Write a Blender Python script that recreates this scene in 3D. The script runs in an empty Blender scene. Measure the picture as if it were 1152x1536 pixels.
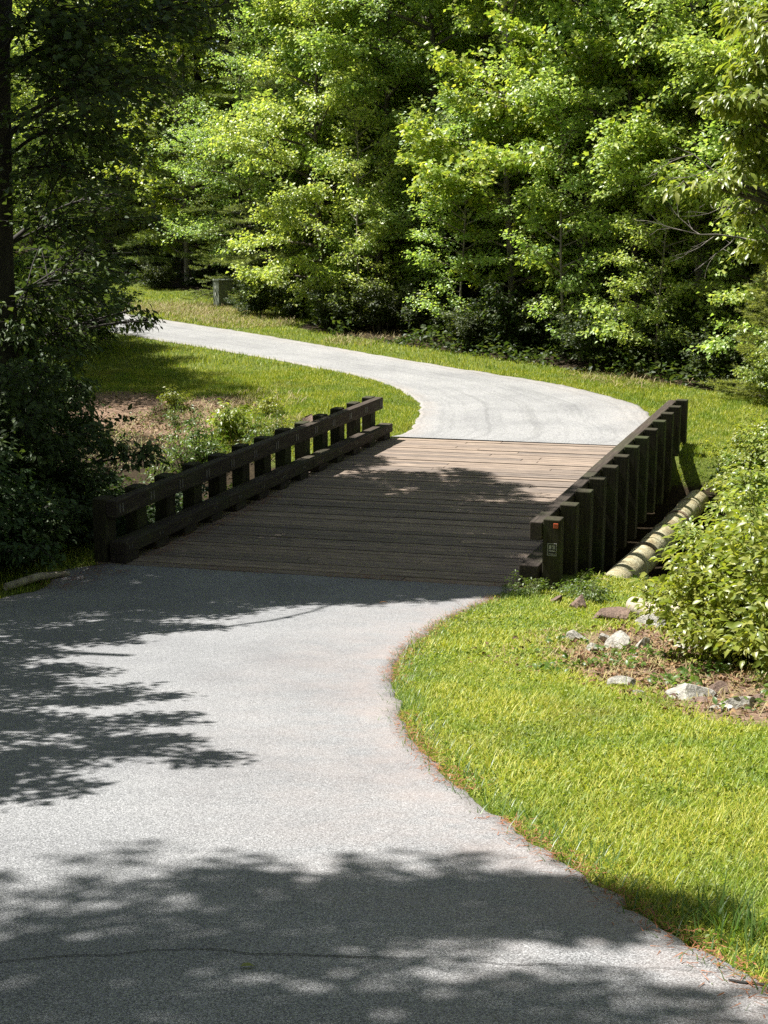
import bpy, math
import numpy as np
from mathutils import Vector

rng = np.random.default_rng(11)
SC = bpy.context.scene
COL = SC.collection
PI = math.pi

# ------------------------------------------------------------------ camera
CAM_H, PITCH, F, CX, CY = 4.5, math.radians(12.16), 2218.0, 576.0, 768.0
cp, sp = math.cos(PITCH), math.sin(PITCH)
cam_d = bpy.data.cameras.new('camera')
cam = bpy.data.objects.new('camera', cam_d)
COL.objects.link(cam)
cam.location = (0, 0, CAM_H)
cam.rotation_euler = (PI / 2 - PITCH, 0, 0)
cam_d.sensor_fit = 'VERTICAL'
cam_d.sensor_height = 36.0
cam_d.lens = 36.0 * F / 1536.0
cam_d.clip_start = 0.1
cam_d.clip_end = 1000
SC.camera = cam


def ray(px, py):
    a, v = (px - CX) / F, (CY - py) / F
    return np.array([a, cp + v * sp, -sp + v * cp])


def project(P):
    P = np.asarray(P, float)
    x, y, z = P[..., 0], P[..., 1], P[..., 2] - CAM_H
    d = y * cp - z * sp
    u = y * sp + z * cp
    d = np.where(d < 0.05, 0.05, d)
    return CX + F * x / d, CY - F * u / d, d


# ------------------------------------------------------------------ bridge frame
HEAD = math.radians(19.0)
N0 = np.array([-3.17, 17.68])
U = np.array([math.sin(HEAD), math.cos(HEAD)])
V = np.array([math.cos(HEAD), -math.sin(HEAD)])
BL, BW, SKEW = 10.2, 4.82, 0.108


def to_st(x, y):
    dx, dy = x - N0[0], y - N0[1]
    return dx * U[0] + dy * U[1], dx * V[0] + dy * V[1]


def from_st(s, t):
    return N0[0] + U[0] * s + V[0] * t, N0[1] + U[1] * s + V[1] * t


def sstep(a, b, x):
    k = np.clip((x - a) / (b - a), 0, 1)
    return k * k * (3 - 2 * k)


def vnoise(x, y, f, seed=0):
    """cheap smooth value noise, vectorised"""
    x = np.asarray(x, float) * f + seed * 17.3
    y = np.asarray(y, float) * f + seed * 9.1
    xi, yi = np.floor(x), np.floor(y)
    fx, fy = x - xi, y - yi
    fx = fx * fx * (3 - 2 * fx)
    fy = fy * fy * (3 - 2 * fy)

    def h(i, j):
        k = np.sin(i * 127.1 + j * 311.7 + seed * 74.7) * 43758.5453
        return k - np.floor(k)
    return (h(xi, yi) * (1 - fx) + h(xi + 1, yi) * fx) * (1 - fy) + (h(xi, yi + 1) * (1 - fx) + h(xi + 1, yi + 1) * fx) * fy


EDGE_A, EDGE_B, EDGE_N = None, None, None


def edge_dist(x, y):
    """metres behind the line where the woods begin"""
    tx, ty = EDGE_N[1], -EDGE_N[0]
    f = (x - EDGE_A[0]) * tx + (y - EDGE_A[1]) * ty
    return (x - EDGE_A[0]) * EDGE_N[0] + (y - EDGE_A[1]) * EDGE_N[1] - 3.8 * sstep(1.5, -2.0, f)


def hz(x, y):
    x = np.asarray(x, float)
    y = np.asarray(y, float)
    z = 2.9 * np.clip((16.6 - y) / 16.6, 0, 4) ** 1.2
    z = np.where(y < -6, 2.9 * (22.6 / 16.6) ** 1.2 + (-6 - y) * 0.1, z)
    z = z + 0.035 * np.log1p(np.exp((y - 28.0) / 1.5)) * 1.5
    s, t = to_st(x, y)
    # ravine under the bridge
    sn = 0.8 - 2.6 * sstep(5.6, 9.5, t) - 0.3 * sstep(-0.5, -4, t)
    near = sstep(sn, sn + 2.6, s - 0.108 * np.clip(t, 0, 5))
    fl = np.clip(-t, 0, 6)
    sf0 = 7.6 - 0.35 * fl
    sf1 = 9.9 + 0.62 * fl + 0.3 * sstep(5.5, 9, t)
    far = 1 - sstep(sf0, sf1, s - 0.108 * np.clip(t, 0, 5))
    depth = 1.9 - 0.5 * sstep(0, -4, t)
    z = z - depth * near * far
    # lawn falls gently to the right of the road, shoulder on the left
    lawn = sstep(2.0, 8.5, x - 0.2) * sstep(20, 15, y)
    z = z - 0.55 * lawn * sstep(3, 12, y)
    z = z - 0.25 * sstep(-5.2, -8.0, x) * sstep(22, 16, y)
    z = z + 0.05 * (vnoise(x, y, 0.35, 3) - 0.5) * sstep(4, 7, np.abs(t - 2.4))
    if EDGE_N is not None:
        d = edge_dist(x, y)
        z = z + 0.13 * np.clip(d - 0.6, 0, 60) * sstep(0, 4, d)
    return z


def hit(px, py):
    r = ray(px, py)
    t, dt = 1.0, 0.25
    o = np.array([0, 0, CAM_H])
    while t < 200:
        p = o + r * t
        if p[2] < float(hz(p[0], p[1])):
            a, b = t - dt, t
            for _ in range(24):
                m = (a + b) / 2
                p = o + r * m
                if p[2] < float(hz(p[0], p[1])):
                    b = m
                else:
                    a = m
            return o + r * b
        t += dt
    return o + r * 200


def at_depth(px, y):
    """ground point seen at image column px and world distance y"""
    z = 0.0
    for _ in range(8):
        d = y * cp - (z - CAM_H) * sp
        x = (px - CX) / F * d
        z = float(hz(x, y))
    return np.array([x, y, z])


_a, _b = hit(380, 492), hit(1110, 602)
EDGE_A, EDGE_B = _a[:2], _b[:2]
_d = (EDGE_B - EDGE_A) / np.linalg.norm(EDGE_B - EDGE_A)
EDGE_N = np.array([-_d[1], _d[0]])


def edge_point(f, back):
    """point a fraction f along the woods' edge and back metres behind it"""
    p = EDGE_A + (EDGE_B - EDGE_A) * f + EDGE_N * back
    return np.array([p[0], p[1], float(hz(p[0], p[1]))])


def edge_at(px, back):
    """point back metres behind the woods' edge that stands at image column px"""
    lo, hi = -3.0, 3.0
    for _ in range(40):
        m = (lo + hi) / 2
        p = edge_point(m, back)
        if project(p)[0] < px:
            lo = m
        else:
            hi = m
    return edge_point((lo + hi) / 2, back)


# ------------------------------------------------------------------ sun
S_AZ, S_EL = math.radians(-72), math.radians(60)
SUN = np.array([math.sin(S_AZ) * math.cos(S_EL), math.cos(S_AZ) * math.cos(S_EL), math.sin(S_EL)])


# ------------------------------------------------------------------ mesh helpers
def mesh_from(name, verts, tris=None, quads=None):
    me = bpy.data.meshes.new(name)
    verts = np.asarray(verts, np.float32).reshape(-1, 3)
    nt = 0 if tris is None else len(tris)
    nq = 0 if quads is None else len(quads)
    me.vertices.add(len(verts))
    me.vertices.foreach_set('co', verts.ravel())
    idx, tot = [], []
    if nt:
        idx.append(np.asarray(tris, np.int32).ravel())
        tot.append(np.full(nt, 3, np.int32))
    if nq:
        idx.append(np.asarray(quads, np.int32).ravel())
        tot.append(np.full(nq, 4, np.int32))
    idx = np.concatenate(idx)
    tot = np.concatenate(tot)
    me.loops.add(len(idx))
    me.loops.foreach_set('vertex_index', idx)
    me.polygons.add(len(tot))
    start = np.concatenate([[0], np.cumsum(tot)[:-1]]).astype(np.int32)
    me.polygons.foreach_set('loop_start', start)
    me.update(calc_edges=True)
    me.validate()
    return me


def smooth(me):
    me.polygons.foreach_set('use_smooth', np.ones(len(me.polygons), bool))


def link(name, me, mat, parent=None):
    o = bpy.data.objects.new(name, me)
    if mat is not None and len(me.materials) == 0:
        for m in (mat if isinstance(mat, (list, tuple)) else [mat]):
            me.materials.append(m)
    COL.objects.link(o)
    if parent is not None:
        o.parent = parent
    return o


def tag(o, label=None, cat=None, group=None, kind=None):
    for k, v in (('label', label), ('category', cat), ('group', group), ('kind', kind)):
        if v:
            o[k] = v
    return o


def empty(name, loc=(0, 0, 0), rz=0.0, scale=1.0):
    o = bpy.data.objects.new(name, None)
    o.empty_display_size = 0.3
    o.location = tuple(float(k) for k in loc)
    o.rotation_euler = (0, 0, rz)
    o.scale = (scale, scale, scale) if np.isscalar(scale) else tuple(scale)
    COL.objects.link(o)
    return o


class MB:
    """collects boxes, tubes and prisms into one mesh"""

    def __init__(self):
        self.v, self.f = [], []
        self.n = 0

    def add(self, verts, faces):
        self.v.extend([tuple(map(float, p)) for p in verts])
        self.f.extend([tuple(int(i) + self.n for i in f) for f in faces])
        self.n += len(verts)

    def box(self, x0, x1, y0, y1, z0, z1, skew=0.0):
        c = []
        for z in (z0, z1):
            for (x, y) in ((x0, y0), (x1, y0), (x1, y1), (x0, y1)):
                c.append((x, y + skew * x, z))
        self.add(c, [(3, 2, 1, 0), (4, 5, 6, 7), (0, 1, 5, 4), (1, 2, 6, 5), (2, 3, 7, 6), (3, 0, 4, 7)])

    def tube(self, path, radii, sides=6, cap=True):
        path = np.asarray(path, float)
        n = len(path)
        T = np.gradient(path, axis=0)
        T /= np.linalg.norm(T, axis=1)[:, None] + 1e-9
        ref = np.array([0, 0, 1.0]) if abs(T[0][2]) < 0.8 else np.array([1.0, 0, 0])
        vs = []
        for i in range(n):
            a = np.cross(T[i], ref)
            a /= np.linalg.norm(a) + 1e-9
            b = np.cross(T[i], a)
            for k in range(sides):
                an = 2 * PI * k / sides
                vs.append(path[i] + radii[i] * (a * math.cos(an) + b * math.sin(an)))
        fs = []
        for i in range(n - 1):
            for k in range(sides):
                k2 = (k + 1) % sides
                fs.append((i * sides + k, i * sides + k2, (i + 1) * sides + k2, (i + 1) * sides + k))
        if cap:
            fs.append(tuple(range(sides)))
            fs.append(tuple(range((n - 1) * sides, n * sides))[::-1])
        self.add(vs, fs)

    def mesh(self, name):
        me = bpy.data.meshes.new(name)
        me.from_pydata(self.v, [], self.f)
        me.update()
        return me

    def build(self, name, mat, parent=None, bevel=0.0, sm=False):
        me = self.mesh(name)
        if sm:
            smooth(me)
        o = link(name, me, mat, parent)
        if bevel:
            m = o.modifiers.new('bevel', 'BEVEL')
            m.width = bevel
            m.segments = 2
            m.limit_method = 'ANGLE'
        return o


class Leaves:
    """a cloud of separate leaf faces"""

    def __init__(self):
        self.P, self.D, self.N, self.L, self.W = [], [], [], [], []

    def add(self, P, D, N, L, W):
        self.P.append(P)
        self.D.append(D)
        self.N.append(N)
        self.L.append(L)
        self.W.append(W)

    def count(self):
        return sum(len(p) for p in self.P)

    def mesh(self, name, shape='rhomb', fold=0.35):
        P, D, N = np.concatenate(self.P), np.concatenate(self.D), np.concatenate(self.N)
        L, W = np.concatenate(self.L)[:, None], np.concatenate(self.W)[:, None]
        D = D / (np.linalg.norm(D, axis=1)[:, None] + 1e-9)
        N = N - D * np.sum(N * D, axis=1)[:, None]
        N = N / (np.linalg.norm(N, axis=1)[:, None] + 1e-9)
        B = np.cross(D, N)
        n = len(P)
        k = np.arange(n)[:, None]
        if shape == 'blade':           # one thin triangle
            vs = np.stack([P - B * W * 0.5, P + B * W * 0.5, P + D * L], 1)
            tr = k * 3 + np.array([0, 1, 2])
            return mesh_from(name, vs.reshape(-1, 3), tris=tr)
        if shape == 'grass':           # bent blade of five vertices
            M = P + D * L * 0.55 + N * L * 0.06
            T = P + D * L + N * L * 0.30
            vs = np.stack([P - B * W * 0.5, P + B * W * 0.5, M + B * W * 0.38, M - B * W * 0.38, T], 1)
            tr = (k[:, :, None] * 5 + np.array([[0, 1, 2], [0, 2, 3], [3, 2, 4]])).reshape(-1, 3)
            return mesh_from(name, vs.reshape(-1, 3), tris=tr)
        if shape == 'rhomb':
            up = N * W * fold * 0.5
            vs = np.stack([P, P + D * L * 0.45 + B * W * 0.5 + up, P + D * L - N * L * 0.10, P + D * L * 0.45 - B * W * 0.5 + up], 1)
            tr = (k[:, :, None] * 4 + np.array([[0, 1, 2], [0, 2, 3]])).reshape(-1, 3)
            return mesh_from(name, vs.reshape(-1, 3), tris=tr)
        if shape == 'lobed':           # broad four-lobed leaf
            up = N * W * fold * 0.4
            vs = np.stack([P, P + D * L * 0.5 + N * L * 0.03, P + D * L * 0.82 - N * L * 0.06,
                           P + D * L * 0.28 + B * W * 0.52 + up, P + D * L * 0.55 + B * W * 0.30 + up * 0.6, P + D * L + B * W * 0.30 + up * 0.4 - N * L * 0.08,
                           P + D * L * 0.28 - B * W * 0.52 + up, P + D * L * 0.55 - B * W * 0.30 + up * 0.6, P + D * L - B * W * 0.30 + up * 0.4 - N * L * 0.08], 1)
            f = np.array([[0, 3, 4], [0, 4, 1], [1, 4, 5], [1, 5, 2], [0, 7, 6], [0, 1, 7], [1, 8, 7], [1, 2, 8]])
            tr = (k[:, :, None] * 9 + f).reshape(-1, 3)
            return mesh_from(name, vs.reshape(-1, 3), tris=tr)
        # oval leaf with a midrib and a drooping tip
        up = N * W * fold * 0.5
        vs = np.stack([P, P + D * L * 0.5 + N * L * 0.04, P + D * L - N * L * 0.14,
                       P + D * L * 0.28 + B * W * 0.42 + up, P + D * L * 0.62 + B * W * 0.40 + up * 0.8,
                       P + D * L * 0.28 - B * W * 0.42 + up, P + D * L * 0.62 - B * W * 0.40 + up * 0.8], 1)
        f = np.array([[0, 3, 1], [3, 4, 1], [4, 2, 1], [0, 1, 5], [5, 1, 6], [6, 1, 2]])
        tr = (k[:, :, None] * 7 + f).reshape(-1, 3)
        return mesh_from(name, vs.reshape(-1, 3), tris=tr)


# ------------------------------------------------------------------ materials
def new_mat(name):
    m = bpy.data.materials.new(name)
    m.use_nodes = True
    nt = m.node_tree
    nt.nodes.clear()
    out = nt.nodes.new('ShaderNodeOutputMaterial')
    return m, nt, out


def nd(nt, typ, **kw):
    n = nt.nodes.new(typ)
    for k, v in kw.items():
        if k in n.inputs:
            n.inputs[k].default_value = v
        else:
            setattr(n, k, v)
    return n


def ramp(nt, stops, fac=None, interp='LINEAR'):
    r = nt.nodes.new('ShaderNodeValToRGB')
    r.color_ramp.interpolation = interp
    e = r.color_ramp.elements
    while len(e) < len(stops):
        e.new(0.5)
    for el, (p, c) in zip(e, stops):
        el.position = p
        el.color = (*c, 1) if len(c) == 3 else c
    if fac is not None:
        nt.links.new(fac, r.inputs[0])
    return r


def mixc(nt, a, b, fac, mode='MIX'):
    m = nt.nodes.new('ShaderNodeMix')
    m.data_type = 'RGBA'
    m.blend_type = mode
    for sock, val in ((m.inputs[6], a), (m.inputs[7], b), (m.inputs[0], fac)):
        if isinstance(val, bpy.types.NodeSocket):
            nt.links.new(val, sock)
        elif isinstance(val, (int, float)):
            sock.default_value = val
        else:
            sock.default_value = (*val, 1)
    return m.outputs[2]


def noise_n(nt, vec, scale, detail=4, rough=0.55):
    n = nd(nt, 'ShaderNodeTexNoise', Scale=scale, Detail=detail, Roughness=rough)
    if vec is not None:
        nt.links.new(vec, n.inputs['Vector'])
    return n.outputs['Fac']


def leaf_mat(name, cols, rough=0.40, transl=0.42, tcol=None, spec=0.5, patch=None):
    m, nt, out = new_mat(name)
    geo = nd(nt, 'ShaderNodeNewGeometry')
    r = ramp(nt, [(i / max(1, len(cols) - 1), c) for i, c in enumerate(cols)], geo.outputs['Random Per Island'])
    col = r.outputs[0]
    oi = nd(nt, 'ShaderNodeObjectInfo')
    hs = nd(nt, 'ShaderNodeHueSaturation', Saturation=1.0)
    mr = nd(nt, 'ShaderNodeMapRange')
    mr.inputs['To Min'].default_value = 0.485
    mr.inputs['To Max'].default_value = 0.512
    nt.links.new(oi.outputs['Random'], mr.inputs['Value'])
    nt.links.new(mr.outputs[0], hs.inputs['Hue'])
    nt.links.new(col, hs.inputs['Color'])
    col = hs.outputs[0]
    if patch:
        tc = nd(nt, 'ShaderNodeTexCoord')
        f = noise_n(nt, tc.outputs['Object'], patch[0], 3)
        rr = ramp(nt, [(patch[2], (0, 0, 0)), (patch[3], (1, 1, 1))], f)
        col = mixc(nt, col, patch[1], rr.outputs[0])
        f2 = noise_n(nt, tc.outputs['Object'], 1.6, 4)
        r2 = ramp(nt, [(0.38, (0.62, 0.78, 0.75)), (0.55, (1, 1, 1))], f2)
        col = mixc(nt, col, r2.outputs[0], 1.0, 'MULTIPLY')
    bs = nd(nt, 'ShaderNodeBsdfPrincipled', Roughness=rough)
    bs.inputs['Specular IOR Level'].default_value = spec
    nt.links.new(col, bs.inputs['Base Color'])
    tr = nd(nt, 'ShaderNodeBsdfTranslucent')
    tcm = mixc(nt, col, tcol or (1.7, 1.7, 0.75), 1.0, 'MULTIPLY')
    nt.links.new(tcm, tr.inputs['Color'])
    mx = nd(nt, 'ShaderNodeMixShader', Fac=transl)
    nt.links.new(bs.outputs[0], mx.inputs[1])
    nt.links.new(tr.outputs[0], mx.inputs[2])
    nt.links.new(mx.outputs[0], out.inputs['Surface'])
    return m


def bark_mat(name, a, b, scale=9):
    m, nt, out = new_mat(name)
    tc = nd(nt, 'ShaderNodeTexCoord')
    mp = nd(nt, 'ShaderNodeMapping')
    mp.inputs['Scale'].default_value = (1, 1, 0.22)
    nt.links.new(tc.outputs['Object'], mp.inputs['Vector'])
    f = noise_n(nt, mp.outputs[0], scale, 6, 0.65)
    r = ramp(nt, [(0.3, a), (0.7, b)], f)
    bs = nd(nt, 'ShaderNodeBsdfPrincipled', Roughness=0.9)
    nt.links.new(r.outputs[0], bs.inputs['Base Color'])
    bp = nd(nt, 'ShaderNodeBump', Strength=0.7, Distance=0.03)
    nt.links.new(f, bp.inputs['Height'])
    nt.links.new(bp.outputs[0], bs.inputs['Normal'])
    nt.links.new(bs.outputs[0], out.inputs['Surface'])
    return m


def timber_mat(name, a, b, c, moss=0.0, long_axis=1):
    m, nt, out = new_mat(name)
    tc = nd(nt, 'ShaderNodeTexCoord')
    geo = nd(nt, 'ShaderNodeNewGeometry')
    mp = nd(nt, 'ShaderNodeMapping')
    sc = [14, 14, 14]
    sc[long_axis] = 1.0
    mp.inputs['Scale'].default_value = sc
    nt.links.new(tc.outputs['Object'], mp.inputs['Vector'])
    f = noise_n(nt, mp.outputs[0], 2.2, 7, 0.7)
    f2 = noise_n(nt, tc.outputs['Object'], 1.7, 4)
    r = ramp(nt, [(0.25, a), (0.55, b), (0.8, c)], f)
    tint = ramp(nt, [(0, (0.72, 0.72, 0.74)), (1, (1.2, 1.14, 1.08))], geo.outputs['Random Per Island'])
    col = mixc(nt, r.outputs[0], tint.outputs[0], 1.0, 'MULTIPLY')
    if moss:
        mr = ramp(nt, [(0.5, (0, 0, 0)), (0.62, (1, 1, 1))], f2)
        ms = nd(nt, 'ShaderNodeMath', operation='MULTIPLY')
        ms.inputs[1].default_value = moss
        nt.links.new(mr.outputs[0], ms.inputs[0])
        col = mixc(nt, col, (0.045, 0.055, 0.02), ms.outputs[0])
    bs = nd(nt, 'ShaderNodeBsdfPrincipled', Roughness=0.85)
    bs.inputs['Specular IOR Level'].default_value = 0.25
    nt.links.new(col, bs.inputs['Base Color'])
    bp = nd(nt, 'ShaderNodeBump', Strength=0.5, Distance=0.01)
    nt.links.new(f, bp.inputs['Height'])
    nt.links.new(bp.outputs[0], bs.inputs['Normal'])
    nt.links.new(bs.outputs[0], out.inputs['Surface'])
    return m


def plain_mat(name, col, rough=0.7, metal=0.0, var=0.25, scale=6, bump=0.2):
    m, nt, out = new_mat(name)
    tc = nd(nt, 'ShaderNodeTexCoord')
    f = noise_n(nt, tc.outputs['Object'], scale, 6, 0.6)
    r = ramp(nt, [(0.3, tuple(k * (1 - var) for k in col)), (0.7, tuple(k * (1 + var) for k in col))], f)
    bs = nd(nt, 'ShaderNodeBsdfPrincipled', Roughness=rough, Metallic=metal)
    nt.links.new(r.outputs[0], bs.inputs['Base Color'])
    bp = nd(nt, 'ShaderNodeBump', Strength=bump, Distance=0.01)
    nt.links.new(f, bp.inputs['Height'])
    nt.links.new(bp.outputs[0], bs.inputs['Normal'])
    nt.links.new(bs.outputs[0], out.inputs['Surface'])
    return m


def asphalt_mat(name, dark, mid, light, grain=170, tracks=0.0, pink=(0.30, 0.24, 0.215)):
    m, nt, out = new_mat(name)
    tc = nd(nt, 'ShaderNodeTexCoord')
    uv = nd(nt, 'ShaderNodeUVMap', uv_map='road')
    vo = nd(nt, 'ShaderNodeTexVoronoi', Scale=grain)
    nt.links.new(tc.outputs['Object'], vo.inputs['Vector'])
    sep = nd(nt, 'ShaderNodeSeparateColor')
    nt.links.new(vo.outputs['Color'], sep.inputs[0])
    fine = noise_n(nt, tc.outputs['Object'], grain * 0.45, 3, 0.7)
    add = nd(nt, 'ShaderNodeMath', operation='ADD')
    nt.links.new(sep.outputs[0], add.inputs[0])
    nt.links.new(fine, add.inputs[1])
    hf = nd(nt, 'ShaderNodeMath', operation='MULTIPLY')
    hf.inputs[1].default_value = 0.5
    nt.links.new(add.outputs[0], hf.inputs[0])
    r = ramp(nt, [(0.22, dark), (0.48, mid), (0.80, light)], hf.outputs[0])
    col = r.outputs[0]
    big = noise_n(nt, tc.outputs['Object'], 0.7, 6, 0.6)
    br = ramp(nt, [(0.3, (0.80, 0.80, 0.81)), (0.52, (1.0, 1.0, 1.0)), (0.72, (1.14, 1.13, 1.12))], big)
    col = mixc(nt, col, br.outputs[0], 1.0, 'MULTIPLY')
    sx = nd(nt, 'ShaderNodeSeparateXYZ')
    nt.links.new(uv.outputs[0], sx.inputs[0])
    # needle dust along both edges
    er = ramp(nt, [(0.0, (0.8, 0.8, 0.8)), (0.10, (0, 0, 0)), (0.72, (0, 0, 0)), (0.93, (0.38, 0.38, 0.38)), (1.0, (0.85, 0.85, 0.85))], sx.outputs[0])
    en = noise_n(nt, tc.outputs['Object'], 2.3, 5, 0.7)
    er2 = mixc(nt, er.outputs[0], ramp(nt, [(0.35, (0.1, 0.1, 0.1)), (0.65, (1, 1, 1))], en).outputs[0], 1.0, 'MULTIPLY')
    col = mixc(nt, col, mixc(nt, col, pink, 0.65), er2)
    if tracks:
        mp = nd(nt, 'ShaderNodeMapping')
        mp.inputs['Scale'].default_value = (22, 0.06, 1)
        nt.links.new(uv.outputs[0], mp.inputs['Vector'])
        tf = noise_n(nt, mp.outputs[0], 1.0, 4, 0.7)
        trr = ramp(nt, [(0.34, (1 - tracks,) * 3), (0.50, (1, 1, 1))], tf)
        col = mixc(nt, col, trr.outputs[0], 1.0, 'MULTIPLY')
    bs = nd(nt, 'ShaderNodeBsdfPrincipled', Roughness=0.88)
    bs.inputs['Specular IOR Level'].default_value = 0.3
    nt.links.new(col, bs.inputs['Base Color'])
    bp = nd(nt, 'ShaderNodeBump', Strength=0.45, Distance=0.005)
    nt.links.new(hf.outputs[0], bp.inputs['Height'])
    nt.links.new(bp.outputs[0], bs.inputs['Normal'])
    nt.links.new(bs.outputs[0], out.inputs['Surface'])
    return m


def ground_mat():
    m, nt, out = new_mat('ground_soil_and_turf')
    tc = nd(nt, 'ShaderNodeTexCoord')
    P = tc.outputs['Object']
    at = nd(nt, 'ShaderNodeAttribute', attribute_name='dirt')
    n1 = noise_n(nt, P, 1.2, 6, 0.65)
    n2 = noise_n(nt, P, 22, 5, 0.7)
    turf = ramp(nt, [(0.25, (0.045, 0.06, 0.012)), (0.5, (0.09, 0.115, 0.02)), (0.8, (0.15, 0.15, 0.04))], n2)
    soil = ramp(nt, [(0.25, (0.04, 0.024, 0.013)), (0.5, (0.19, 0.125, 0.085)), (0.8, (0.42, 0.31, 0.22))], n2)
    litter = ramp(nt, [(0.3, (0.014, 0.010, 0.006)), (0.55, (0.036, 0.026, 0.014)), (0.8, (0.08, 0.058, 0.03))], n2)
    sep = nd(nt, 'ShaderNodeSeparateColor')
    nt.links.new(at.outputs['Color'], sep.inputs[0])

    def brk(sock):
        a = nd(nt, 'ShaderNodeMath', operation='ADD')
        nt.links.new(sock, a.inputs[0])
        b = nd(nt, 'ShaderNodeMath', operation='MULTIPLY_ADD')
        nt.links.new(n1, b.inputs[0])
        b.inputs[1].default_value = 0.9
        b.inputs[2].default_value = -0.45
        nt.links.new(b.outputs[0], a.inputs[1])
        return ramp(nt, [(0.42, (0, 0, 0)), (0.58, (1, 1, 1))], a.outputs[0]).outputs[0]
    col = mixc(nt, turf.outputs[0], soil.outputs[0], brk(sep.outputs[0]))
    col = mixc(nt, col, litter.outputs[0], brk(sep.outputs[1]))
    bs = nd(nt, 'ShaderNodeBsdfPrincipled', Roughness=0.95)
    bs.inputs['Specular IOR Level'].default_value = 0.15
    nt.links.new(col, bs.inputs['Base Color'])
    bp = nd(nt, 'ShaderNodeBump', Strength=0.8, Distance=0.04)
    nt.links.new(n2, bp.inputs['Height'])
    nt.links.new(bp.outputs[0], bs.inputs['Normal'])
    nt.links.new(bs.outputs[0], out.inputs['Surface'])
    return m


def rock_mat(name, a, b, c):
    m, nt, out = new_mat(name)
    tc = nd(nt, 'ShaderNodeTexCoord')
    f = noise_n(nt, tc.outputs['Object'], 5, 8, 0.7)
    f2 = noise_n(nt, tc.outputs['Object'], 28, 6, 0.7)
    r = ramp(nt, [(0.3, a), (0.5, b), (0.72, c)], f)
    sp_ = ramp(nt, [(0.35, (0.6, 0.6, 0.6)), (0.6, (1.1, 1.1, 1.1))], f2)
    col = mixc(nt, r.outputs[0], sp_.outputs[0], 1.0, 'MULTIPLY')
    bs = nd(nt, 'ShaderNodeBsdfPrincipled', Roughness=0.9)
    nt.links.new(col, bs.inputs['Base Color'])
    bp = nd(nt, 'ShaderNodeBump', Strength=0.9, Distance=0.03)
    nt.links.new(f2, bp.inputs['Height'])
    nt.links.new(bp.outputs[0], bs.inputs['Normal'])
    nt.links.new(bs.outputs[0], out.inputs['Surface'])
    return m


M = {}
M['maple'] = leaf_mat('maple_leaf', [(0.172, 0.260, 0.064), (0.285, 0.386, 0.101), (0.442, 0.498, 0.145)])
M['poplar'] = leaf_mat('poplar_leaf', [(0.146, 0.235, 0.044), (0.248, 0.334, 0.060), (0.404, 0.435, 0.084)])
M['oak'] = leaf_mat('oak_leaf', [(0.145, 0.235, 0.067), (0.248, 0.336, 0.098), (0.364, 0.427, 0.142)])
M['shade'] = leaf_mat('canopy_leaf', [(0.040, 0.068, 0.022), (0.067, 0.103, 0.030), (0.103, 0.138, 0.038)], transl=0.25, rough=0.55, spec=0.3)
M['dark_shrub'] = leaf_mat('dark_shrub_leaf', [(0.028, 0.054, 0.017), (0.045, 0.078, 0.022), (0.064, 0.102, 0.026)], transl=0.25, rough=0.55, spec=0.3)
M['bright'] = leaf_mat('sunny_leaf', [(0.143, 0.197, 0.027), (0.209, 0.249, 0.037), (0.297, 0.307, 0.073)], rough=0.38)
M['shrub'] = leaf_mat('bank_shrub_leaf', [(0.136, 0.214, 0.050), (0.213, 0.286, 0.068), (0.332, 0.365, 0.117)], rough=0.36)
M['weed'] = leaf_mat('weed_leaf', [(0.06, 0.11, 0.02), (0.10, 0.16, 0.03), (0.15, 0.20, 0.04)])
M['needle'] = leaf_mat('pine_needle', [(0.131, 0.181, 0.064), (0.217, 0.268, 0.089), (0.319, 0.352, 0.121)], rough=0.5, transl=0.25)
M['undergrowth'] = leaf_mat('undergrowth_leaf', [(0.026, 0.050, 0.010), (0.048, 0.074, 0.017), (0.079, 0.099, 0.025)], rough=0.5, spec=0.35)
M['grass'] = leaf_mat('turf_blade', [(0.124, 0.183, 0.012), (0.223, 0.277, 0.017), (0.347, 0.354, 0.029), (0.520, 0.472, 0.106)], rough=0.5, transl=0.3, spec=0.35,
                      tcol=(1.3, 1.35, 0.7), patch=(0.55, (0.24, 0.22, 0.045), 0.57, 0.78))
M['clover'] = leaf_mat('clover_leaf', [(0.11, 0.185, 0.02), (0.18, 0.25, 0.025), (0.27, 0.31, 0.04)], rough=0.5, spec=0.35)
M['tuft'] = leaf_mat('tall_grass', [(0.05, 0.11, 0.02), (0.09, 0.16, 0.03), (0.13, 0.19, 0.05)], rough=0.4)
M['straw'] = leaf_mat('dry_weed', [(0.22, 0.17, 0.07), (0.33, 0.27, 0.12), (0.18, 0.19, 0.05)], rough=0.7, transl=0.2, tcol=(1, 1, 1))
M['litter'] = leaf_mat('pine_straw', [(0.20, 0.07, 0.03), (0.30, 0.12, 0.05), (0.16, 0.06, 0.03)], rough=0.8, transl=0.1, tcol=(1, 1, 1))
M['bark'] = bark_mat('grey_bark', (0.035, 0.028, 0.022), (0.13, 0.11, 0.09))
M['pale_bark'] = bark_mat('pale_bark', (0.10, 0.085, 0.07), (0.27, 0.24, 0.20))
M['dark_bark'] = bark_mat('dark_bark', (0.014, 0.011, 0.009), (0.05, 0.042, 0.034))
M['stem'] = bark_mat('green_stem', (0.07, 0.085, 0.03), (0.14, 0.15, 0.06))
M['rail'] = timber_mat('rail_timber', (0.018, 0.014, 0.011), (0.05, 0.040, 0.032), (0.12, 0.098, 0.08), moss=0.3)
M['post'] = timber_mat('post_timber', (0.016, 0.014, 0.009), (0.042, 0.038, 0.022), (0.085, 0.078, 0.045), moss=0.7, long_axis=2)
M['deck'] = timber_mat('deck_plank', (0.07, 0.059, 0.05), (0.23, 0.187, 0.153), (0.45, 0.375, 0.295), long_axis=0)
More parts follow.
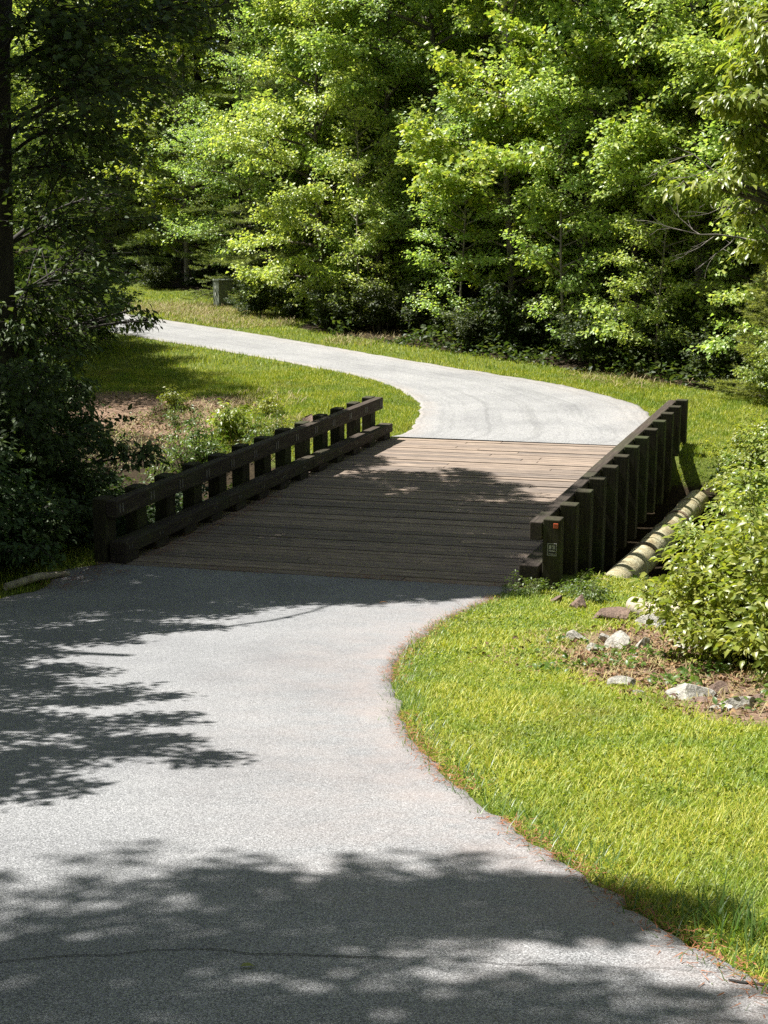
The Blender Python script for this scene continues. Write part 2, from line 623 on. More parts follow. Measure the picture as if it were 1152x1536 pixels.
M['beam'] = timber_mat('bridge_beam', (0.008, 0.007, 0.006), (0.016, 0.013, 0.01), (0.03, 0.025, 0.02))
M['bolt'] = plain_mat('galvanised_bolt', (0.13, 0.125, 0.115), rough=0.6, metal=0.3)
M['road'] = asphalt_mat('driveway_asphalt', (0.055, 0.0565, 0.059), (0.160, 0.1625, 0.166), (0.41, 0.413, 0.42), grain=260)
M['road_far'] = asphalt_mat('gravelly_asphalt', (0.14, 0.14, 0.14), (0.222, 0.221, 0.219), (0.33, 0.328, 0.322), grain=80, tracks=0.22, pink=(0.33, 0.28, 0.24))
M['crack'] = plain_mat('road_crack_tar', (0.018, 0.017, 0.016), rough=0.9)
M['ground'] = ground_mat()
M['rock'] = rock_mat('pale_rock', (0.20, 0.185, 0.16), (0.40, 0.38, 0.33), (0.58, 0.56, 0.50))
M['brown_rock'] = rock_mat('brown_rock', (0.08, 0.055, 0.04), (0.18, 0.12, 0.09), (0.28, 0.2, 0.15))
M['log'] = bark_mat('bleached_log', (0.22, 0.18, 0.13), (0.48, 0.42, 0.33))
M['log_end'] = plain_mat('dark_log_end', (0.02, 0.014, 0.01), rough=0.95)
M['pipe'] = rock_mat('stained_pipe', (0.20, 0.14, 0.06), (0.40, 0.35, 0.20), (0.56, 0.55, 0.40))
M['pipe_in'] = plain_mat('pipe_inside', (0.03, 0.028, 0.022), rough=0.9)
M['brown_band'] = rock_mat('brown_pipe_band', (0.10, 0.06, 0.03), (0.2, 0.14, 0.08), (0.30, 0.25, 0.17))
M['box'] = plain_mat('utility_green', (0.13, 0.145, 0.115), rough=0.5, var=0.12)
M['sticker'] = plain_mat('faded_sticker', (0.5, 0.5, 0.46), rough=0.6, var=0.1)
M['black'] = plain_mat('black_plate', (0.012, 0.012, 0.012), rough=0.6)
M['white'] = plain_mat('white_paint', (0.30, 0.30, 0.28), rough=0.6)
M['orange'] = plain_mat('orange_reflector', (0.40, 0.07, 0.025), rough=0.35, var=0.1)
M['concrete'] = rock_mat('tan_abutment', (0.16, 0.12, 0.07), (0.26, 0.20, 0.12), (0.34, 0.28, 0.18))


# ------------------------------------------------------------------ polylines
def resample(pts, n):
    pts = np.asarray(pts, float)[:, :2]
    ext = np.vstack([2 * pts[0] - pts[1], pts, 2 * pts[-1] - pts[-2]])
    out = []
    for i in range(1, len(ext) - 2):
        p0, p1, p2, p3 = ext[i - 1], ext[i], ext[i + 1], ext[i + 2]
        for k in np.linspace(0, 1, 24, endpoint=False):
            out.append(0.5 * (2 * p1 + (p2 - p0) * k + (2 * p0 - 5 * p1 + 4 * p2 - p3) * k ** 2 + (3 * p1 - p0 - 3 * p2 + p3) * k ** 3))
    out.append(pts[-1])
    out = np.array(out)
    d = np.concatenate([[0], np.cumsum(np.linalg.norm(np.diff(out, axis=0), axis=1))])
    q = np.linspace(0, d[-1], n)
    return np.stack([np.interp(q, d, out[:, 0]), np.interp(q, d, out[:, 1])], 1)


def px_line(pl):
    return [hit(*p) for p in pl]


# approach road
r_edge = px_line([(735, 903), (690, 921), (640, 950), (605, 985), (592, 1020), (597, 1062), (622, 1112), (690, 1183), (790, 1262), (900, 1332), (1000, 1398), (1095, 1462)])
r_edge = [np.array([*from_st(0.53, BW + 0.10), 0]), np.array([*from_st(0.05, BW - 0.12), 0])] + r_edge
r_edge += [np.array([1.75, 2.4, 0]), np.array([2.2, 0.5, 0]), np.array([2.9, -3, 0]), np.array([3.8, -9, 0])]
l_edge = [np.array([*from_st(0.0, -0.28), 0]), np.array([*from_st(-0.55, -0.55), 0]), hit(60, 888), hit(0, 900),
          np.array([-5.5, 13.8, 0]), np.array([-6.2, 11, 0]), np.array([-6.1, 7.5, 0]), np.array([-5.2, 4, 0]), np.array([-4.2, 0.5, 0]), np.array([-3.2, -4, 0]), np.array([-2.4, -9, 0])]
RN = 420
RA_L, RA_R = resample(l_edge, RN), resample(r_edge, RN)
# far road
fi = px_line([(612, 648), (629, 622), (626, 604), (606, 588), (560, 570), (480, 553), (400, 538), (330, 526), (250, 513), (170, 499)])
fi = [np.array([*from_st(BL + 0.02, -0.05), 0])] + fi
fo = px_line([(984, 632), (962, 612), (910, 595), (830, 576), (740, 562), (640, 546), (540, 529), (450, 513), (360, 498), (290, 487), (235, 479), (180, 470)])
fo = [np.array([*from_st(BL + 0.55, BW + 0.1), 0]), np.array([*from_st(BL + 1.6, BW + 0.35), 0])] + fo
for lst in (fi, fo):
    a, b = lst[-2][:2], lst[-1][:2]
    dd = (b - a) / np.linalg.norm(b - a)
    lst.append(np.array([*(b + dd * 6), 0]))
    lst.append(np.array([*(b + dd * 16), 0]))
RB_L, RB_R = resample(fi, RN), resample(fo, RN)


def in_poly(x, y, poly):
    inside = np.zeros(np.shape(x), bool)
    j = len(poly) - 1
    for i in range(len(poly)):
        xi, yi = poly[i]
        xj, yj = poly[j]
        c = ((yi > y) != (yj > y)) & (x < (xj - xi) * (y - yi) / (yj - yi + 1e-12) + xi)
        inside ^= c
        j = i
    return inside


POLY_A = np.vstack([RA_L[::10], RA_R[::10][::-1]])
POLY_B = np.vstack([RB_L[::10], RB_R[::10][::-1]])
POLY_D = np.array([from_st(0 + SKEW * -0.4, -0.4), from_st(BL, -0.4), from_st(BL + 0.6, BW + 0.5), from_st(0.55, BW + 0.5)])


def on_hard(x, y):
    return in_poly(x, y, POLY_A) | in_poly(x, y, POLY_B) | in_poly(x, y, POLY_D)


def edge_gap(x, y, lines):
    """distance to the nearest road edge"""
    best = np.full(np.shape(x), 1e9)
    for ln in lines:
        for p in ln[::2]:
            best = np.minimum(best, (x - p[0]) ** 2 + (y - p[1]) ** 2)
    return np.sqrt(best)


def dirt_mask(x, y):
    """(bare soil, leaf litter) weights"""
    s, t = to_st(x, y)
    soil = np.zeros(np.shape(x))
    for (px, py, r) in DIRT:
        c = hit(px, py)
        k = np.hypot((x - c[0]), (y - c[1]) * 0.8)
        soil = np.maximum(soil, 1 - sstep(r * 0.55, r * 1.35, k))
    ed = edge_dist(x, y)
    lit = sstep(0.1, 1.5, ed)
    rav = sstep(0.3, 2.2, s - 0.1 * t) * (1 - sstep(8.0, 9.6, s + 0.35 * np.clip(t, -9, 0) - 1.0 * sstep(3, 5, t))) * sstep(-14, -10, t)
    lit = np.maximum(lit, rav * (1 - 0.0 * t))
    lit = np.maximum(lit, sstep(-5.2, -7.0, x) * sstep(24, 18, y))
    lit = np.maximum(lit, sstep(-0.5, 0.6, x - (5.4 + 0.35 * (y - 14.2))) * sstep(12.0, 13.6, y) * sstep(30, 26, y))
    return soil, lit


DIRT = [(230, 650, 0.95), (275, 638, 0.9), (322, 604, 0.7), (165, 615, 1.4), (930, 985, 0.6), (975, 965, 0.8), (1010, 985, 0.9), (970, 1012, 0.6), (1030, 1010, 0.7), (1110, 1045, 0.6), (1148, 1060, 0.7)]

# ------------------------------------------------------------------ ground
def axis(a, b, fine, lo, hi, grow=1.25):
    c = list(np.arange(a, b + 1e-6, fine))
    st, p = fine, b
    while p < hi:
        st *= grow
        p += st
        c.append(p)
    st, p = fine, a
    pre = []
    while p > lo:
        st *= grow
        p -= st
        pre.append(p)
    return np.array(pre[::-1] + c)


gx, gy = axis(-14, 16, 0.2, -220, 220), axis(0, 46, 0.2, -120, 320)
GX, GY = np.meshgrid(gx, gy)
GZ = hz(GX, GY)
vs = np.stack([GX, GY, GZ], -1).reshape(-1, 3)
nx, ny = len(gx), len(gy)
ii = (np.arange(ny - 1)[:, None] * nx + np.arange(nx - 1)[None]).ravel()
quads = np.stack([ii, ii + 1, ii + nx + 1, ii + nx], 1)
me = mesh_from('ground', vs, quads=quads)
smooth(me)
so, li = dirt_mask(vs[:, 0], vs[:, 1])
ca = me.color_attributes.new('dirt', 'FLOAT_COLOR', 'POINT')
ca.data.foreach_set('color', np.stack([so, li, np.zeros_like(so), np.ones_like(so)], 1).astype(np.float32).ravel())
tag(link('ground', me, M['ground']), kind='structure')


def road_strip(name, L, R, mat, lift, m=26):
    n = len(L)
    ff = np.concatenate([[0, 0.003], np.linspace(0.02, 0.98, m - 4), [0.997, 1]])
    f = ff[None, :, None]
    wob = lambda ln, sd: ln + sum(np.stack([(vnoise(ln[:, 0], ln[:, 1], fq, sd) - .5) * am, (vnoise(ln[:, 0], ln[:, 1], fq * 1.1, sd + 1) - .5) * am], 1) for fq, am in ((2.1, .10), (6.5, .07), (14, .04)))
    L2, R2 = wob(L, 5), wob(R, 7)
    P = L2[:, None] * (1 - f) + R2[:, None] * f
    Z = hz(P[..., 0], P[..., 1]) + lift
    Z[:, 0] -= 0.028
    Z[:, -1] -= 0.028
    vs = np.concatenate([P, Z[..., None]], -1).reshape(-1, 3)
    ii = (np.arange(n - 1)[:, None] * m + np.arange(m - 1)[None]).ravel()
    me = mesh_from(name, vs, quads=np.stack([ii, ii + 1, ii + m + 1, ii + m], 1))
    smooth(me)
    mid = (L + R) / 2
    dl = np.concatenate([[0], np.cumsum(np.linalg.norm(np.diff(mid, axis=0), axis=1))])
    u = np.tile(ff, n)
    v = np.repeat(dl, m)
    uvl = me.uv_layers.new(name='road')
    idx = np.empty(len(me.loops), np.int32)
    me.loops.foreach_get('vertex_index', idx)
    uvl.data.foreach_set('uv', np.stack([u[idx], v[idx]], 1).astype(np.float32).ravel())
    # make faces point up
    nrm = me.polygons[0].normal.z
    if nrm < 0:
        me.flip_normals()
    return tag(link(name, me, mat), kind='structure')


road_strip('road', RA_L, RA_R, M['road'], 0.022)
road_strip('road_beyond_bridge', RB_L, RB_R, M['road_far'], 0.022)

# cracks across the foreground asphalt
def crack(pl, w):
    pts = resample([hit(*p) for p in pl], 90)
    n = len(pts)
    pts[:, 1] += (vnoise(pts[:, 0], pts[:, 1], 6, 2) - .5) * 0.05 + (vnoise(pts[:, 0], pts[:, 1], 23, 4) - .5) * 0.018
    T = np.gradient(pts, axis=0)
    T /= np.linalg.norm(T, axis=1)[:, None]
    Nn = np.stack([-T[:, 1], T[:, 0]], 1)
    ww = w * (0.15 + vnoise(pts[:, 0], pts[:, 1], 4, 8) ** 1.5)[:, None]
    A, B = pts + Nn * ww, pts - Nn * ww
    vs = np.concatenate([np.c_[A, hz(A[:, 0], A[:, 1]) + .0265], np.c_[B, hz(B[:, 0], B[:, 1]) + .0265]])
    k = np.arange(n - 1)
    me = mesh_from('road_crack', vs, quads=np.stack([k, k + n, k + n + 1, k + 1], 1))
    if me.polygons[0].normal.z < 0:
        me.flip_normals()
    tag(link('road_crack', me, M['crack']), kind='structure')


crack([(-260, 1462), (0, 1452), (250, 1436), (420, 1440), (640, 1450), (860, 1458), (1090, 1466)], 0.0042)
crack([(1090, 1478), (1150, 1490), (1240, 1504)], 0.012)

# ------------------------------------------------------------------ bridge
bridge = empty('timber_bridge', (N0[0], N0[1], 0.0), -HEAD)
tag(bridge, 'low timber plank bridge with dark post and beam guard rails', 'bridge')
d = MB()
npl = 60
for i in range(npl):
    s0 = i * BL / npl
    g = rng.uniform(0.008, 0.019)
    top = 0.032 + rng.uniform(-0.006, 0.006)
    e0, e1 = rng.uniform(-0.03, 0.03, 2)
    if rng.random() < 0.55:          # most courses are two boards end to end
        cut = rng.uniform(1.4, 3.6)
        d.box(-0.42 + e0, cut - 0.004, s0 + g, s0 + BL / npl - g, -0.07, top, SKEW)
        d.box(cut + 0.004, BW + 0.25 + e1 * 0.3, s0 + g, s0 + BL / npl - g, -0.07, top + rng.uniform(-0.004, 0.004), SKEW)
    else:
        d.box(-0.42 + e0, BW + 0.25 + e1 * 0.3, s0 + g, s0 + BL / npl - g, -0.07, top, SKEW)
d.build('deck', M['deck'], bridge, bevel=0.006)
b = MB()
for t in (-0.22, 0.95, 2.4, 3.85, 5.02):
    s_off = SKEW * t
    b.box(t - 0.11, t + 0.11, 0.0 + s_off, BL + s_off, -0.62, -0.072)
b.build('stringer', M['beam'], bridge, bevel=0.01)


def rail_side(side):
    """side -1 left, +1 right; local x = across, y = along"""
    if side < 0:
        e, s_a, s_b, n = 0.0, 0.02, 9.9, 13
        X = lambda a: -a
    else:
        e, s_a, s_b, n = BW, 0.56, 11.25, 13
        X = lambda a: BW + a
    bx = lambda m, a0, a1, y0, y1, z0, z1: m.box(min(X(a0), X(a1)), max(X(a0), X(a1)), y0, y1, z0, z1)
    ys = np.linspace(s_a + 0.1, s_b, n)
    # guard rail: the beam, with its posts and fittings as sub-parts
    m = MB()
    cuts = [s_a - 0.02, s_a + 3.3, s_a + 6.9, s_b + 0.13]
    for k in range(3):
        bx(m, 0.115, 0.265, cuts[k] + (0.004 if k else 0), cuts[k + 1] - 0.004, 0.60, 0.815 + 0.006 * (k % 2))
    gr = m.build('guard_rail', M['rail'], bridge, bevel=0.012)
    for k, y in enumerate(ys):
        p = MB()
        lo = -0.55 if side > 0 else -0.45
        if 0 < k < n - 1:
            lo += rng.uniform(-.06, .06)
        bx(p, 0.268, 0.268 + (0.205 if side > 0 else 0.18), y - (0.1 if side > 0 else 0.13), y + (0.1 if side > 0 else 0.13), lo, (0.845 if side > 0 else 0.832) + rng.uniform(-.008, .008))
        p.build('post', M['post'], gr, bevel=0.012)
        for dy in (-0.038, 0.038):
            if side < 0:
                q = MB()
                bx(q, 0.107, 0.115, y + dy - 0.013, y + dy + 0.013, 0.655, 0.765)
                q.build('bolt_plate', M['bolt'], gr)
    # curb: a beam on spacer blocks
    m = MB()
    cc = [s_a - 0.02, s_a + 3.0, s_a + 6.2, s_b + (0.35 if side < 0 else 0.1)]
    for k in range(3):
        bx(m, 0.0, 0.235, cc[k] + (0.004 if k else 0), cc[k + 1] - 0.004, 0.142, 0.30 + 0.006 * (k % 2))
    cb = m.build('curb_beam', M['rail'], bridge, bevel=0.014)
    for k, y in enumerate(ys):
        p = MB()
        bx(p, 0.008, 0.228, y - 0.12, y + 0.22, 0.036, 0.1415)
        p.build('spacer_block', M['rail'], cb, bevel=0.01)
        for dy in (-0.04, 0.03):
            if side < 0:
                q = MB()
                bx(q, -0.005, 0.0, y + dy - 0.01, y + dy + 0.01, 0.21, 0.25)
                q.build('bolt_plate', M['bolt'], cb)
    return gr, ys


gl, _ = rail_side(-1)
grr, ysr = rail_side(1)
gl['label'] = 'left guard rail with bolt heads along its inner face'
grr['label'] = 'right guard rail seen from its outer post side'
# marker plate and reflector on the first right-hand post
y0 = ysr[0] - 0.1
m = MB()
m.box(BW + 0.325, BW + 0.325 + 0.115, y0 - 0.006, y0, 0.425, 0.575)
m.build('marker_plate', M['black'], bridge, bevel=0.003)
m = MB()
xa = BW + 0.325
for bxs in ((0.004, 0.111, 0.427, 0.433), (0.004, 0.111, 0.567, 0.573), (0.004, 0.010, 0.433, 0.567), (0.105, 0.111, 0.433, 0.567),
            (0.022, 0.048, 0.505, 0.552), (0.055, 0.092, 0.535, 0.550), (0.066, 0.092, 0.505, 0.530), (0.022, 0.092, 0.478, 0.492), (0.022, 0.092, 0.445, 0.452)):
    m.box(xa + bxs[0], xa + bxs[1], y0 - 0.009, y0 - 0.0062, bxs[2], bxs[3])
m.build('plate_marking', M['white'], bridge)
m = MB()
m.box(BW + 0.392, BW + 0.45, y0 - 0.012, y0, 0.75, 0.81)
m.build('reflector', M['orange'], bridge, bevel=0.006)

# abutment wing wall at the far right end
wx, wy = from_st(10.9, BW + 0.5)
w = empty('wing_wall', (wx, wy, 0), -HEAD)
tag(w, 'tan sloped wing wall at the far right foot of the bridge', 'wall')
m = MB()
prof = [(0.0, -1.4), (0.8, -1.4), (0.62, -0.80), (0.16, -0.10), (0.0, -0.03)]
m.add([(x, 0.0, z) for x, z in prof] + [(x, 0.3, z) for x, z in prof],
      [(0, 1, 2, 3, 4), (9, 8, 7, 6, 5)] + [(i, (i + 5), (i + 1) % 5 + 5, (i + 1) % 5) for i in range(5)])
m.build('wall_slab', M['concrete'], w, bevel=0.012)

# pipe under the right rail
pipe = empty('drain_pipe', (*from_st(1.2, 0), 0), -HEAD)
tag(pipe, 'pale stained drain pipe running beside the right bridge posts', 'pipe')
m = MB()
pp = [(BW + 0.86, 0.05, -0.20), (BW + 0.88, 2.6, -0.38), (BW + 0.90, 5.2, -0.52), (BW + 0.94, 8.3, -0.64)]
R_P = 0.19
m.tube(pp, [R_P] * 4, 28, cap=False)
m.tube(pp[::-1], [R_P - 0.018] * 4, 28, cap=False)
ob = m.build('pipe_body', M['pipe'], pipe, sm=True)
for y, w_, rr in ((0.08, 0.07, 0.212), (2.9, 0.16, 0.206), (3.5, 0.5, 0.200), (4.7, 0.10, 0.206), (5.9, 0.12, 0.206), (7.2, 0.10, 0.206)):
    z = np.interp(y, [p[1] for p in pp], [p[2] for p in pp])
    x = np.interp(y, [p[1] for p in pp], [p[0] for p in pp])
    m = MB()
    sl = -0.05
    m.tube([(x, y, z), (x, y + w_, z + sl * w_)], [rr, rr], 28)
    m.build('pipe_collar', M['brown_band'] if y in (2.9, 5.9) else M['pipe'], pipe, sm=False)  # two of the collars are browner than the pipe


# ------------------------------------------------------------------ rocks and logs
def rock_mesh(name, sx, sy, sz, seed, cuts=13):
    """a chunk of split stone: a ball cut by random planes, then roughened"""
    r = np.random.default_rng(seed)
    import bmesh
    bm = bmesh.new()
    bmesh.ops.create_icosphere(bm, subdivisions=4, radius=1.0)
    vs = np.array([v.co[:] for v in bm.verts])
    for _ in range(cuts):
        n = r.normal(size=3)
        n[2] *= 0.7
        n /= np.linalg.norm(n)
        h = r.uniform(0.35, 0.72)
        dd = vs @ n - h
        vs = np.where(dd[:, None] > 0, vs - n * (dd * 0.985)[:, None], vs)
    vs += 0.03 * (np.stack([vnoise(vs[:, 0] + vs[:, 2], vs[:, 1], 2.5, seed + k) for k in range(3)], 1) - .5)
    vs += 0.035 * (np.stack([vnoise(vs[:, 0] * 2 + vs[:, 2], vs[:, 1] - vs[:, 2], 5.5, seed + k) for k in range(3)], 1) - .5)
    vs *= np.array([sx, sy, sz])
    for v, c in zip(bm.verts, vs):
        v.co = c
    me = bpy.data.meshes.new(name)
    bm.to_mesh(me)
    bm.free()
    return me


ROCKS = [
    # px, py, width px, height px, aspect, material, label
    (868, 955, 36, 22, 'rock', 'small pale rock at the left tip of the rock border by the gully'),
    (890, 972, 44, 26, 'rock', 'flat pale rock with a dark right face at the left of the gully'),
    (932, 962, 40, 46, 'rock', 'tall wedge shaped grey rock leaning at the top of the gully'),
    (964, 968, 30, 26, 'rock', 'squarish pale rock just right of the wedge shaped one'),
    (938, 1026, 38, 20, 'rock', 'low pale rock at the grass edge left of the big boulder'),
    (1030, 1036, 78, 42, 'rock', 'big rounded pale boulder half sunk at the lawn edge'),
    (1078, 1034, 34, 24, 'brown_rock', 'dark broken rock tucked behind the big pale boulder'),
    (1118, 1056, 44, 26, 'rock', 'grey angular rock near the right edge below the shrubs'),
    (1084, 1062, 60, 14, 'rock', 'long flat pale slab low in the grass right of the boulder'),
    (915, 920, 68, 34, 'brown_rock', 'large flat brown slab of rock below the drain pipe mouth'),
    (868, 904, 36, 32, 'brown_rock', 'dark brown rock against the foot of the right bridge posts'),
    (836, 900, 22, 16, 'brown_rock', 'small grey rock in the shade by the nearest bridge post'),
    (1036, 968, 36, 20, 'rock', 'grey rock half hidden under the bank shrubs'),
    (1002, 988, 22, 14, 'brown_rock', 'small brown stone lying in the red soil of the gully'),
    (462, 630, 46, 26, 'brown_rock', 'flat topped brown rock just behind the left bridge rail'),
    (905, 958, 24, 20, 'rock', 'pale rock between the flat rock and the wedge shaped one'),
    (982, 934, 50, 26, 'rock', 'long pale rock just left of the bleached log ends'),
    (950, 990, 26, 16, 'rock', 'small pale rock below the wedge shaped rock'),
    (1060, 1008, 22, 12, 'brown_rock', 'small brown stone in the soil above the big boulder'),
    (1140, 1048, 26, 16, 'brown_rock', 'brown stone at the right picture edge below the shrubs'),
    (962, 1042, 24, 10, 'rock', 'thin pale stone in the grass just left of the big boulder'),
    (1010, 955, 26, 14, 'rock', 'pale stone just below the right bleached log end'),
    (912, 984, 20, 12, 'rock', 'little pale stone between the flat pale rock and the wedge rock'),
    (1052, 1052, 26, 10, 'brown_rock', 'flat brown stone in front of the big boulder'),
    (52, 878, 70, 14, 'log', 'thin pale fallen branch lying left of the road edge'),
]
for i, (px, py, wp, hp, mt, lab) in enumerate(ROCKS[:-1]):
    p = hit(px, py + hp * 0.3)
    dd = project(p)[2]
    w_, h_ = wp / F * dd, hp / F * dd
    me = rock_mesh('rock', w_ * 0.70, w_ * rng.uniform(0.42, 0.6), h_ * 0.70, 30 + i)
    o = link('rock', me, M[mt])
    o.location = (p[0], p[1] + 0.05, p[2] + h_ * 0.03)
    o.rotation_euler = (rng.uniform(-.15, .15), rng.uniform(-.15, .15), rng.uniform(-.5, .5))
    tag(o, lab, 'rock', 'rocks along the gully and bank')
for (pa, pb, r_, lab) in (((958, 928), (1004, 941), 0.105, 'left one of two bleached log ends above the rock gully'),
                          ((1000, 925), (1028, 941), 0.11, 'right one of two bleached log ends beside the bank shrubs')):
    a, b_ = hit(*pa), hit(*pb)
    a = a + np.array([0, 0.3, 0.06])
    b_ = b_ + np.array([0, 0, 0.06])
    L = empty('short_log', b_)
    tag(L, lab, 'log', 'bleached logs above the gully')
    m = MB()
    path = [a - b_, (a - b_) * 0.5 + np.array([0, 0, 0.015]), np.zeros(3)]
    m.tube(path, [r_ * 0.9, r_, r_ * 1.02], 14, cap=False)
    m.build('bark_shell', M['log'], L, sm=True)
    m = MB()
    ax = -(a - b_) / np.linalg.norm(a - b_)
    m.tube([ax * -0.02, ax * 0.004], [r_ * 0.96, r_ * 0.9], 14)  # solid dark disc closing the log end
    m.build('dark_end', M['log_end'], L)
a, b_ = hit(8, 886), hit(104, 866)
m = MB()
m.tube([a + np.array([0, 0, .04]), (a + b_) / 2 + np.array([0, 0.03, .08]), b_ + np.array([0, 0, .05])], [0.045, 0.05, 0.028], 10)
tag(m.build('fallen_branch', M['log'], sm=True), 'thin pale fallen branch lying left of the road edge', 'branch')

# one yellowing leaf on the foreground asphalt
p = hit(360, 1462)
lv = Leaves()
lv.add(np.array([p + [0, 0, 0.03]]), np.array([[1, 0.2, 0.05]]), np.array([[0, 0, 1.0]]), np.array([0.05]), np.array([0.026]))
tag(link('fallen_leaf', lv.mesh('fallen_leaf', 'oval'), M['bright']), 'single yellowish leaf lying on the foreground asphalt', 'leaf')
p = hit(568, 909)
lv = Leaves()
lv.add(np.array([p + [0, 0, 0.035]]), np.array([[1, 0.1, 0.15]]), np.array([[0, 0.2, 1.0]]), np.array([0.10]), np.array([0.05]))
tag(link('fallen_leaf', lv.mesh('fallen_leaf', 'oval'), M['litter']), 'brown curled leaf on the asphalt near the deck end', 'leaf')

# ------------------------------------------------------------------ utility box
p = hit(335, 458)
ub = empty('utility_box', (p[0], p[1], p[2] - 0.05), math.radians(28))
tag(ub, 'small green metal utility cabinet at the edge of the woods', 'utility box')
m = MB()
m.box(-0.26, 0.26, -0.26, 0.26, 0, 0.86)
m.build('cabinet', M['box'], ub, bevel=0.015)
m = MB()
m.box(-0.285, 0.285, -0.285, 0.285, 0.863, 0.93)
m.build('lid', M['box'], ub, bevel=0.02)
m = MB()
m.box(-0.264, -0.2605, -0.03, 0.09, 0.60, 0.72)
m.build('warning_label', M['sticker'], ub)
m = MB()
m.box(-0.282, -0.2605, -0.02, 0.04, 0.38, 0.48)
m.build('latch', M['sticker'], ub, bevel=0.004)


# ------------------------------------------------------------------ vegetation generators
def unit(v):
    return v / (np.linalg.norm(v) + 1e-9)


def leaves_along(lv, r, p, q, n, spread, L, W, droop, flat=0.45, outward=0.6):
    if n < 1:
        return
    f = r.uniform(0.05, 1.05, n)[:, None]
    ax = unit(q - p)
    side = unit(np.cross(ax, [0, 0, 1.0]) + 1e-6)
    sg = r.choice([-1.0, 1.0], n)[:, None]
    P = p + (q - p) * f + side * sg * (r.uniform(0, 1, (n, 1)) * spread) + r.normal(0, spread * 0.42, (n, 3))
    D = ax * outward + side * sg * r.uniform(0.3, 1.2, (n, 1)) + r.normal(0, 0.35, (n, 3))
    D[:, 2] -= droop
    N = np.array([0, 0, 0.9]) + ax * [0.45, 0.45, 0] + r.normal(0, flat, (n, 3))
    ll = L * r.uniform(0.6, 1.2, n)
    lv.add(P, D, N, ll, W * ll / L * r.uniform(0.85, 1.15, n))


def grow(seed, h, rad, lo, n_limb, L=0.13, W=0.09, dens=48, prof='oval', up=0.25, droop=0.25, trunk_r=0.11, n_sub=4.2, spread=0.19, flat=0.55, lean=0.04, shape='rhomb', gap=0.16):
    r = np.random.default_rng(seed)
    wood, lv = MB(), Leaves()
    n = 12
    zz = np.linspace(0, h, n)
    lx, ly = r.normal(0, lean, 2) * h
    tp = np.stack([lx * (zz / h) ** 1.5 + 0.05 * np.sin(zz * 0.9 + seed), ly * (zz / h) ** 1.5 + 0.05 * np.cos(zz * 1.1 + seed), zz - 0.3 * (zz < 0.01)], 1)
    tr = trunk_r * (1 - 0.88 * zz / h)
    tr[0] *= 1.35
    wood.tube(tp, tr, 10)
    for i in range(n_limb):
        u = (i + r.uniform(0, 1)) / n_limb
        if r.random() < gap:
            continue
        z = lo + (h - lo) * u * 0.98
        base = np.array([np.interp(z, zz, tp[:, 0]), np.interp(z, zz, tp[:, 1]), z])
        if prof == 'oval':
            pr = math.sin(PI * (0.16 + 0.80 * u)) ** 0.7
        elif prof == 'wide':
            pr = math.sin(PI * (0.35 + 0.6 * u)) ** 0.6
        elif prof == 'cone':
            pr = (1 - u) ** 0.85 + 0.06
        else:
            pr = 0.75 * (1 - 0.5 * abs(u - 0.45))
        az = i * 2.39996 + r.uniform(-.5, .5)
        Lb = rad * pr * r.uniform(0.5, 1.28)
        el = up * r.uniform(0.4, 1.3) + 0.75 * u * u * (0 if prof == 'cone' else 1)
        d0 = np.array([math.cos(az) * math.cos(el), math.sin(az) * math.cos(el), math.sin(el)])
        k = np.linspace(0, 1, 6)
        bend = r.normal(0, 0.12, 3)
        pts = base + d0 * Lb * k[:, None] + np.outer(k ** 2, bend * Lb) + np.outer(k ** 2, [0, 0, -droop * 0.4 * Lb])
        wood.tube(pts, np.linspace(min(0.02 + 0.012 * Lb, trunk_r * 0.5), 0.005, 6), 5)
        ns = max(3, int(Lb * n_sub))
        for j in range(ns):
            f = 0.30 + 0.70 * (j + r.uniform(0, 1)) / ns
            pos = np.array([np.interp(f, k, pts[:, c]) for c in range(3)])
            sgn = 1 if j % 2 else -1
            an = az + sgn * r.uniform(0.5, 1.2)
            sl = (0.42 * Lb * (1 - 0.65 * f) + 0.28) * r.uniform(0.7, 1.25)
            sd = np.array([math.cos(an), math.sin(an), math.sin(el) * 0.5 + r.normal(0.08, 0.36)])
            q = pos + unit(sd) * sl
            q[2] -= droop * 0.25 * sl
            wood.tube([pos, (pos + q) / 2 + [0, 0, 0.02], q], [0.009, 0.006, 0.003], 3, cap=False)
            leaves_along(lv, r, pos, q, int(sl * dens * r.uniform(0.6, 1.3)), spread, L, W, droop, flat)
        leaves_along(lv, r, pts[3], pts[5] + unit(pts[5] - pts[4]) * 0.15, int(Lb * 0.45 * dens), spread, L, W, droop, flat)
    return wood, lv


